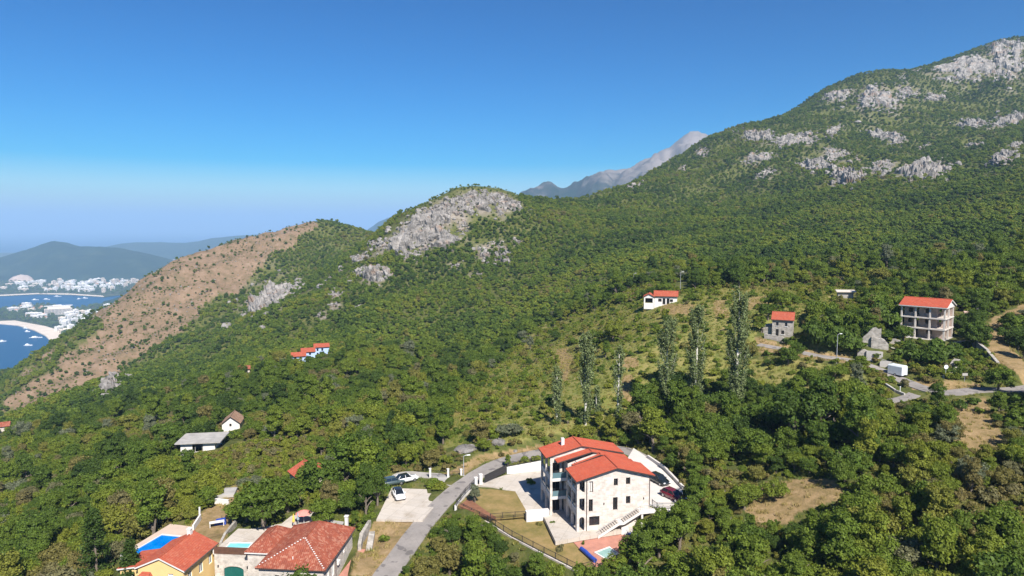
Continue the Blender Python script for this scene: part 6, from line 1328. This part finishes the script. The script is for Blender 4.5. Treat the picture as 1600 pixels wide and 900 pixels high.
# specific trees and bushes that stand out in the photograph: pixel of the foot, radius, height factor, tint, shrub?
SPECIAL = [(412,828,4.6,1.05,.28,0),(386,815,3.4,1.0,.35,0),(450,800,3.6,1.0,.30,0),(505,778,4.0,1.05,.22,0),(545,800,3.0,1.1,.22,0),(572,812,2.2,1.9,.15,0),(590,790,2.4,1.7,.18,0),(540,765,4.2,1.0,.25,0),(585,760,3.4,1.0,.2,0),(480,770,3.2,1,.35,0),
 (795,682,2.6,.9,1.,0),(1240,690,5.5,1.0,.12,0),(1200,670,4.6,1,.2,0),(1280,680,4.6,1,.16,0),(1180,720,3.4,1,.3,0),(1120,715,3.8,1,.3,0),(1095,720,3.4,1,.4,0),(1000,668,3.8,1,.25,0),(1060,668,3.8,1,.3,0),(1110,660,3.6,1,.2,0),
 (1275,536,3.6,1.5,.18,1),(1292,545,3.8,1.6,.2,1),(1318,545,3.8,1.5,.18,1),(1335,548,3.2,1.4,.22,1),(1300,520,3.6,1.3,.3,1),(1325,515,3.6,1.2,.34,1),(1270,520,3.0,1.4,.22,1),(1380,515,4.0,1.5,.24,1),(1350,510,3.4,1.2,.3,1),
 (1425,563,3.6,1.0,.2,1),(1445,568,4.0,1.1,.18,1),(1465,566,3.8,1.1,.2,1),(1488,560,3.4,1.1,.18,1),(1438,560,2.2,.9,.2,1),(1480,556,2.2,.9,.22,1),(1517,530,2.6,1.1,.14,0),(1527,512,2.4,1.1,.16,0),(1512,515,2.2,1.1,.16,0),(1590,548,2.8,1.0,.1,0),(1600,562,2.6,1.0,.1,0),(1604,540,3.0,1.0,.1,0),
 (1560,612,3.0,.95,.3,0),(1010,852,2.4,.9,.42,0),(1042,838,2.6,.9,.38,0),(1072,826,2.6,1,.3,0),(985,878,2.3,.9,.45,0),(1030,872,2.8,.9,.36,0),(1062,858,2.8,1,.4,0),(1085,800,2.4,1,.3,0),(1090,780,2.2,1,.25,0),(1082,755,2.2,1,.3,0),(1060,735,2.4,1,.2,0),(1005,895,2.6,.9,.3,0),(960,898,2.0,.8,.5,0),(1465,640,2.2,.9,.18,0),(1500,640,1.5,1,.15,1),(1520,632,1.6,.9,.2,1),(1585,660,2.4,1,.3,1),(1595,640,2.4,1,.2,1),(1270,600,3.0,1.0,.35,0),(1305,590,2.4,.9,.45,0),(1200,500,2.6,1,.2,0),(1190,520,2.0,.9,.5,0),
 (742,786,1.35,1.0,1.,0),(783,766,.35,1.2,.5,1),(875,862,.8,1.2,.9,1),(830,757,.9,1.3,.5,1),(853,806,.5,1.3,.3,1),(842,822,.6,1.2,.8,1),(866,822,.7,1.2,.4,1),(688,765,1.6,.8,.62,1),(672,762,1.3,.8,.5,1),(680,757,1.4,.8,.45,1),(911,852,.4,1.4,.3,1),(600,846,1.0,1,.45,1)]
for px, py, r_, hs, ti, shr in SPECIAL:
    p = hit(px, py)
    if p is None: continue
    (near_shrubs if shr else near_trees).append((p[0], p[1], p[2], r_, hs, vr.uniform(0, 6.28), ti, int(vr.integers(0, 12))))
spec_xy = np.array([(a[0], a[1], a[3]) for a in near_trees + near_shrubs])
# ---- near wood and scrub, one by one
def near_wood(step, fill):
    x, y = jitter_points(46, 345, step, vr); z = ground(x, y); ppx, ppy, pf = project(x, y, z); ok = (ppx > -220) & (ppx < 1820); x, y, z = x[ok], y[ok], z[ok]; n = len(x)
    tan, soil, scrub = cover(x, y, z); rho = rock_rho(x, y); ti = tint_at(x, y); u = vr.uniform(0, 1, n); opening = fbm(x - 70, y + 40, 34, 3)
    size = np.clip(1.75 + .8 * fbm(x + 300, y, 30, 2) + vr.uniform(-1.0, 1.0, n) + 1.5 * (vr.uniform(0, 1, n) > .88), .7, 3.9)
    keep = ~(soil & (u < .96)) & ~tan & (rho > .9)
    if fill:
        shrub = np.ones(n, bool); r_ = vr.uniform(.55, 1.45, n); keep &= ~scrub; ti = np.clip(ti + vr.uniform(.0, .35, n), 0, .85)
    else:
        shrub = scrub & (u > .03 + np.where(opening > .25, .10, 0)); keep &= ~(shrub & (u > .84)); r_ = np.where(shrub, .5 + 1.15 * vr.uniform(0, 1, n) ** 1.5, np.where(scrub, size * .75, size))
        ti = np.where(shrub, np.clip(.55 + .2 * opening + vr.normal(0, .16, n), .1, .9), ti)
        op = ~scrub & (opening > .34); shrub |= op; r_ = np.where(op, vr.uniform(.7, 1.7, n), r_); ti = np.where(op, np.clip(ti + .22, 0, .9), ti)
        for a in spec_xy: keep &= np.hypot(x - a[0], y - a[1]) > a[2] * .75
    d, e = clearance(x, y); rb = np.minimum(r_, 1.6); keep &= (d > rb) & (e > rb * .55)
    hh = np.where(shrub, 1.25, 2.1); k = np.zeros(n); todo = keep.copy()
    for sc in (1, .75, .55, .38, .26):
        i = np.nonzero(todo & (r_ * sc > .4))[0]
        if not len(i): continue
        h = hides(x[i], y[i], z[i], 1.08 * r_[i] * sc, r_[i] * sc * hh[i]); k[i[~h]] = sc; todo[i[~h]] = False
    for i in np.nonzero(k > 0)[0]:
        (near_shrubs if shrub[i] or k[i] < .5 else near_trees).append((x[i], y[i], z[i], r_[i] * k[i], vr.uniform(.85, 1.2), vr.uniform(0, 6.28), ti[i], int(vr.integers(0, 12))))
near_wood(2.85, False)
FILL0 = len(near_shrubs)
near_wood(1.95, True)
# which of them show most in the picture: a coarse count of uncovered cells, nearest first
def rank(items, n, hf):
    cov = np.zeros((113, 200), bool); show = np.zeros(len(items)); allv = [(a, k) for k, a in enumerate(items)]
    allv.sort(key=lambda q: math.hypot(q[0][0], q[0][1]))
    for a, k in allv:
        px, py, f = project(np.array([a[0]]), np.array([a[1]]), np.array([a[2] + a[3] * hf])); rp = a[3] / f[0] * FPX
        x0, x1 = int((px[0] - rp) / 8), int((px[0] + rp) / 8) + 1; y0, y1 = int((py[0] - rp * .8) / 8), int((py[0] + rp * .8) / 8) + 1; x0, y0 = max(x0, 0), max(y0, 0); x1, y1 = min(x1, 200), min(y1, 113)
        if x0 >= x1 or y0 >= y1: continue
        c = cov[y0:y1, x0:x1]; show[k] = (~c).sum() / c.size * rp; cov[y0:y1, x0:x1] = True
    return set(np.argsort(-show)[:n].tolist())
LAND = [(265,860,'the yellow house'),(240,845,'the blue swimming pool'),(345,800,'the curved white garden wall'),(315,690,'the concrete shed'),(361,662,'the white gabled house'),(490,548,'the blue houses'),(480,730,'the hidden orange roof'),(480,855,'the tiled stone house'),(640,790,'the white parking pad'),(725,728,'the road lamp'),
 (800,835,'the garden fence'),(950,760,'the stone villa'),(1050,775,'the dark red car'),(1240,775,'the bare soil patch'),(1150,560,'the tallest poplar'),(1041,580,'the third poplar'),(915,590,'the bare-branched poplar'),(870,620,'the short poplar'),(1230,505,'the small stone house'),(1365,530,'the broken stone gable'),(1402,577,'the box trailer'),(1450,500,'the unfinished house'),
 (1033,467,'the small white house'),(430,473,'the lone grey crag'),(1520,665,'the dry clearing'),(1477,578,'the road mirror'),(1570,520,'the dirt track'),(582,429,'the long pale cliff'),(176,602,'the rock tongue'),(152,840,'the dark conifer'),(1322,460,'the flat roofed shed'),(730,700,'the flat boulder')]
def place_word(px, py):
    d, lx, ly, nm = min((math.hypot(px - q[0], (py - q[1]) * 1.2),) + q for q in LAND)
    dx, dy = px - lx, (py - ly) * 1.2; side = ('left of' if dx < 0 else 'right of') if abs(dx) > 2 * abs(dy) else ('above' if dy < 0 else 'below') if abs(dy) > 2 * abs(dx) else ('above left of' if dx < 0 else 'above right of') if dy < 0 else ('below left of' if dx < 0 else 'below right of')
    return ('right at' if d < 22 else 'close ' + side if d < 70 else side if d < 140 else 'well ' + side if d < 240 else 'far ' + side) + ' ' + nm
def shade_word(t): return 'dark green' if t < .2 else 'mid green' if t < .42 else 'fresh green' if t < .62 else 'yellow green' if t < .8 else 'olive brown' if t < .95 else 'silver grey'
def size_word(r): return 'large' if r > 3.1 else 'medium' if r > 2.2 else 'small'
pick = rank(near_trees, 300, .9)
rest = []
for k, a in enumerate(near_trees):
    if k not in pick: rest.append(a); continue
    px, py, _ = project(np.array([a[0]]), np.array([a[1]]), np.array([a[2] + a[3]])); w = place_word(px[0], py[0])
    o = thing('broadleaf_tree', '%s %s leafy tree %s' % (size_word(a[3]), shade_word(a[6]), w), 'tree', W(a[:3]), a[5], 'trees ' + w); o.scale = (a[3], a[3], a[3] * a[4])
    for nm, me in zip(('trunk', 'crown'), TREES[a[7]]):
        c = bpy.data.objects.new(nm, me); COL.objects.link(c); c.parent = o; c['tint'] = float(a[6])
spick = rank(near_shrubs, 200, .4); srest = []
for k, a in enumerate(near_shrubs):
    if k not in spick: srest.append(a); continue
    px, py, _ = project(np.array([a[0]]), np.array([a[1]]), np.array([a[2]])); w = place_word(px[0], py[0])
    o = bpy.data.objects.new('shrub', SHRUBS[a[7] % 6]); COL.objects.link(o); o.location = W(a[:3]); o.rotation_euler = (0, 0, a[5]); o.scale = (a[3], a[3], a[3] * a[4]); o['tint'] = float(a[6])
    tag(o, '%s %s shrub %s' % ('big' if a[3] > 1.5 else 'small', shade_word(a[6]), w), 'shrub', 'shrubs ' + w)
def as_stuff(name, coll, items, nv, label):
    A = np.array(items); P = A[:, :3] + [0, 0, ZC]; S = np.stack([A[:, 3], A[:, 3], A[:, 3] * A[:, 4]], 1); scatter_stuff(name, coll, P, S, A[:, 5], A[:, 7].astype(int) % nv, A[:, 6], label)
C_TREE = proto_collection('wood_tree', TREES); C_FAR = proto_collection('far_tree', FARTREES); C_SHRUB = proto_collection('scrub_bush', SHRUBS); C_TUFT = proto_collection('grass_tuft', TUFTS)
as_stuff('woodland', C_TREE, rest, 12, 'dense broadleaf wood covering the nearer slopes')
if srest: as_stuff('undergrowth', C_SHRUB, srest, 6, 'low bushes and undergrowth on the nearer slopes')
# ---- far wood: too many and too small to tell apart
far = []
for r0, r1, s, lo, hi in ((330, 720, 3.4, 1.0, 2.5), (720, 1750, 5.0, 1.3, 3.1)):
    x, y = jitter_points(r0, r1, s, vr); z = ground(x, y); tan, soil, scrub = cover(x, y, z); rho = rock_rho(x, y); ti = np.clip(.36 + .30 * fbm(x, y, 80, 4) + vr.normal(0, .15, len(x)), 0, .9); u = vr.uniform(0, 1, len(x)); ppx, ppy, pf = project(x, y, z)
    r_ = np.clip((lo + hi) / 2 + .7 * fbm(x + 300, y, 45, 2) + vr.uniform(-.8, .8, len(x)), lo * .7, hi * 1.15)
    crest = in_poly(ppx, ppy, [(585,385),(630,330),(700,285),(765,270),(815,300),(800,345),(750,345),(720,375),(650,405)]) & (np.hypot(x, y) < 820)
    keep = (~crest | (u < .34)) & (ppx > -260) & (ppx < 1860) & ((rho > .9) | (u < .30)) & ((rho > 1.55) | (u < .55) | (fbm(x + 20, y - 10, 26, 3) < .05)) & (~tan | (u < .14)) & (z > SEA + 8)
    high = (z > 40) & (fbm(x, y, 90, 3) > .35); keep &= ~high | (u < .75)
    r_ = np.where(crest, r_ * .6, r_); r_ = np.where(tan, 1.0 + 1.4 * u / .14, r_)
    i = np.nonzero(keep & (pf < 345))[0]; keep[i] = ~hides(x[i], y[i], z[i], r_[i], r_[i] * 1.9)
    for i in np.nonzero(keep)[0]: far.append((x[i], y[i], z[i], r_[i], vr.uniform(.85, 1.15), vr.uniform(0, 6.28), min(.18, ti[i]) if tan[i] else ti[i], int(vr.integers(0, 6))))
as_stuff('far_woodland', C_FAR, far, 6, 'green wood covering the far slopes and the mountain')
# loose blocks round the outcrops, too many to count
STONES = []
for k in range(4):
    mb = MB(); rr2 = random.Random(k); mb.blob((0, 0, .15), 1, rr2.uniform(.6, .9), rr2.uniform(.45, .75), 7, 5, .32, rr2); STONES.append(mb.mesh('stone', rkm))
C_STONE = proto_collection('loose_stone', STONES); st_ = []
for c, a, b_ in ROCK_AREAS:
    la, lb = np.linalg.norm(a), np.linalg.norm(b_); n = int(np.clip(la * lb / 14, 6, 90)); q = vr.normal(0, .6, (n, 2)); X = c[0] + q[:, 0] * a[0] + q[:, 1] * b_[0]; Y = c[1] + q[:, 0] * a[1] + q[:, 1] * b_[1]; Zs = ground(X, Y)
    for i in range(n): st_.append((X[i], Y[i], Zs[i] + .6, vr.uniform(.7, 1.0) * min(3.2, .8 + .07 * min(la, lb)) * vr.uniform(.5, 1.5), vr.uniform(.7, 1.5), vr.uniform(0, 6.28), 0, int(vr.integers(0, 4))))
x, y = jitter_points(430, 1080, 5.5, vr); z = ground(x, y); tan, _, _ = cover(x, y, z); u = vr.uniform(0, 1, len(x)); g_ = fbm(x * .6 + y, y * .3 - x, 60, 3)
for i in np.nonzero(tan & (u < .25 + .9 * g_))[0]: st_.append((x[i], y[i], z[i], vr.uniform(.35, 1.3), vr.uniform(.5, 1.1), vr.uniform(0, 6.28), 0, int(vr.integers(0, 4))))
as_stuff('loose_stones', C_STONE, st_, 4, 'loose limestone blocks around the outcrops')
# dry spur: small cushions of scrub
x, y = jitter_points(430, 1080, 3.2, vr); z = ground(x, y); tan, _, _ = cover(x, y, z); u = vr.uniform(0, 1, len(x)); k_ = tan & (u < .42 + .8 * fbm(x, y, 60, 3) + .3 * sstep(-40, -130, z))
as_stuff('spur_scrub', C_FAR, [(x[i], y[i], z[i] - .2, vr.uniform(.35, 1.0) + .6 * (vr.uniform() > .88), .7, vr.uniform(0, 6.28), vr.uniform(.15, .75), int(vr.integers(0, 6))) for i in np.nonzero(k_)[0]], 6, 'scattered low scrub on the dry spur')
# grass in the open scrub and on bare soil
x, y = jitter_points(60, 300, 1.05, vr); z = ground(x, y); tan, soil, scrub = cover(x, y, z); u = vr.uniform(0, 1, len(x)); g = fbm(x, y, 18, 3); d_, e_ = clearance(x, y); op_ = (fbm(x - 70, y + 40, 34, 3) > .30) & (np.hypot(x, y) < 240); k_ = (scrub & (u < .85)) | (soil & (u < .42)) | (op_ & (u < .6)) | ((e_ < 1.6) & (u < .55)) | ((np.hypot(x, y) < 140) & (u < .42))
idx = np.nonzero(k_ & (d_ > .1) & (e_ > .1))[0]
as_stuff('grass', C_TUFT, [(x[i], y[i], z[i], vr.uniform(.4, .95), vr.uniform(.7, 1.1), vr.uniform(0, 6.28), float(np.clip((.75 if soil[i] else .36) + .3 * g[i] + vr.normal(0, .12), 0, 1)), int(vr.integers(0, 4))) for i in idx], 4, 'rough grass on the open slope')
# coast woods
x = []; 
for k in range(2600):
    a = vr.uniform(-60, 215); b_ = vr.uniform(476, 525); 
    if in_poly(np.array([a]), np.array([b_]), RESORT)[0] and not in_poly(np.array([a]), np.array([b_]), [(-60,503),(0,505.2),(53,515.3),(78,531.3),(97,560),(106,535),(92,515),(51.5,505),(23,499.6),(-60,500)])[0] and not (84 < a < 170 and 487 < b_ < 520 and vr.uniform() < .75):
        p = at_z(a, b_, SEA + 3); x.append((p[0], p[1], p[2], vr.uniform(5, 9), .9, vr.uniform(0, 6.28), vr.uniform(.05, .4), int(vr.integers(0, 6))))
for k in range(900):
    a = vr.uniform(-20, 235); b_ = vr.uniform(434, 459); p = at_z(a, b_, SEA + 3); x.append((p[0], p[1], p[2], vr.uniform(6, 11), .8, vr.uniform(0, 6.28), vr.uniform(.05, .4), int(vr.integers(0, 6))))
as_stuff('coast_woodland', C_FAR, x, 6, 'trees between the buildings of the far resort and town')

# ---------------------------------------------------------------- poplars and the conifer
M_POPLAR = leaf_material('poplar foliage', [(0, (.18, .22, .09)), (1, (.18, .22, .09))], .4)
def column_tree(name, px, py, top_py, wpx, label, dens=1., group=None, conif=False, tint=.4, bare=.0):
    p = hit(px, py); _, _, f = project(*p); H_ = (py - top_py) / FPX * f * 1.03; w = wpx / FPX * f / 2 * (1 if conif else .88); rng = np.random.default_rng(int(px)); rnd = random.Random(int(px))
    o = thing(name, label, 'tree', W(p), 0, group); bk = M_BARK if conif else M_PALEBARK
    MB().tube([(0, 0, -.5), (rnd.uniform(-.1, .1), .05, H_ * .35), (rnd.uniform(-.2, .2), 0, H_ * .7), (0, 0, H_ * .9)], [.012 * H_ ** .9 + .06, .009 * H_ + .03, .005 * H_ + .02, .02], 8).build('trunk', bk, o)
    C = []; nb = int(54 * dens) if not conif else 90; br = MB()
    for k in range(nb):
        a = rnd.uniform(0, 6.28); z0 = H_ * rnd.uniform(.01, .88); prof = (1 - (z0 / H_)) * 1.0 if conif else (.55 + .45 * math.sin(math.pi * min(1, z0 / H_ * 1.15))) * (1 if z0 < H_ * .8 else .6)
        L = w * prof * rnd.uniform(.7, 1.1); up = L * (.1 if conif else rnd.uniform(1.6, 2.8)); e = (math.cos(a) * L, math.sin(a) * L, min(z0 + up, H_ * .99)); m_ = (e[0] * .62, e[1] * .62, z0 + (e[2] - z0) * .45)
        br.tube([(0, 0, z0), m_, e], [.05, .035, .012], 5)
        leafy = rnd.random() > bare; n = int((70 if conif else 165) * (1 if leafy else .3))
        for j in range(n):
            t = rng.uniform(.15, 1.05); q = np.array([m_[0] * t / .5, m_[1] * t / .5, z0 + (m_[2] - z0) * t / .5]) if t < .5 else np.array(m_) + (np.array(e) - np.array(m_)) * (t - .5) / .5
            C.append(q + rng.normal(0, .24 if not conif else .22, 3) * [1, 1, 1.2])
    br.build('branches', bk, o); C = np.array(C); N = rng.normal(size=C.shape) + np.array([C[:, 0], C[:, 1], np.full(len(C), .4)]).T * .5; N /= np.linalg.norm(N, axis=1)[:, None]
    c = bpy.data.objects.new('crown', quads_mesh('crown', C, N, .15, rng, M_LEAF if conif else M_POPLAR)); COL.objects.link(c); c.parent = o; c['tint'] = tint
G_ = 'tall poplars'
column_tree('poplar_tree', 1150, 648, 440, 40, 'tallest and thickest poplar at the right end of the row', 1.7, G_, bare=.06)
column_tree('poplar_tree', 1086, 640, 470, 34, 'second poplar from the right, tall with bare white upper limbs', 1.2, G_, bare=.14)
column_tree('poplar_tree', 1041, 648, 490, 34, 'third poplar from the right, with pale bare branches', 1.2, G_, bare=.2)
column_tree('poplar_tree', 915, 664, 512, 28, 'poplar with many bare pale branches left of the middle', 1.0, G_, bare=.28)
column_tree('poplar_tree', 966, 662, 534, 17, 'thin sparse poplar between two thicker poplars', .6, G_, bare=.4)
column_tree('poplar_tree', 870, 664, 566, 17, 'short poplar with white trunk at the left end of the row', .6, G_, bare=.4)
column_tree('poplar_tree', 932, 664, 602, 9, 'small nearly leafless pale poplar stem', .3, G_, bare=.85)
column_tree('cypress_tree', 152, 925, 782, 78, 'dark conical conifer at the bottom left left of the yellow house', 1., None, True, .06)
column_tree('cypress_tree', 205, 910, 840, 40, 'small dark conifer beside the yellow house annex', 1., None, True, .05)
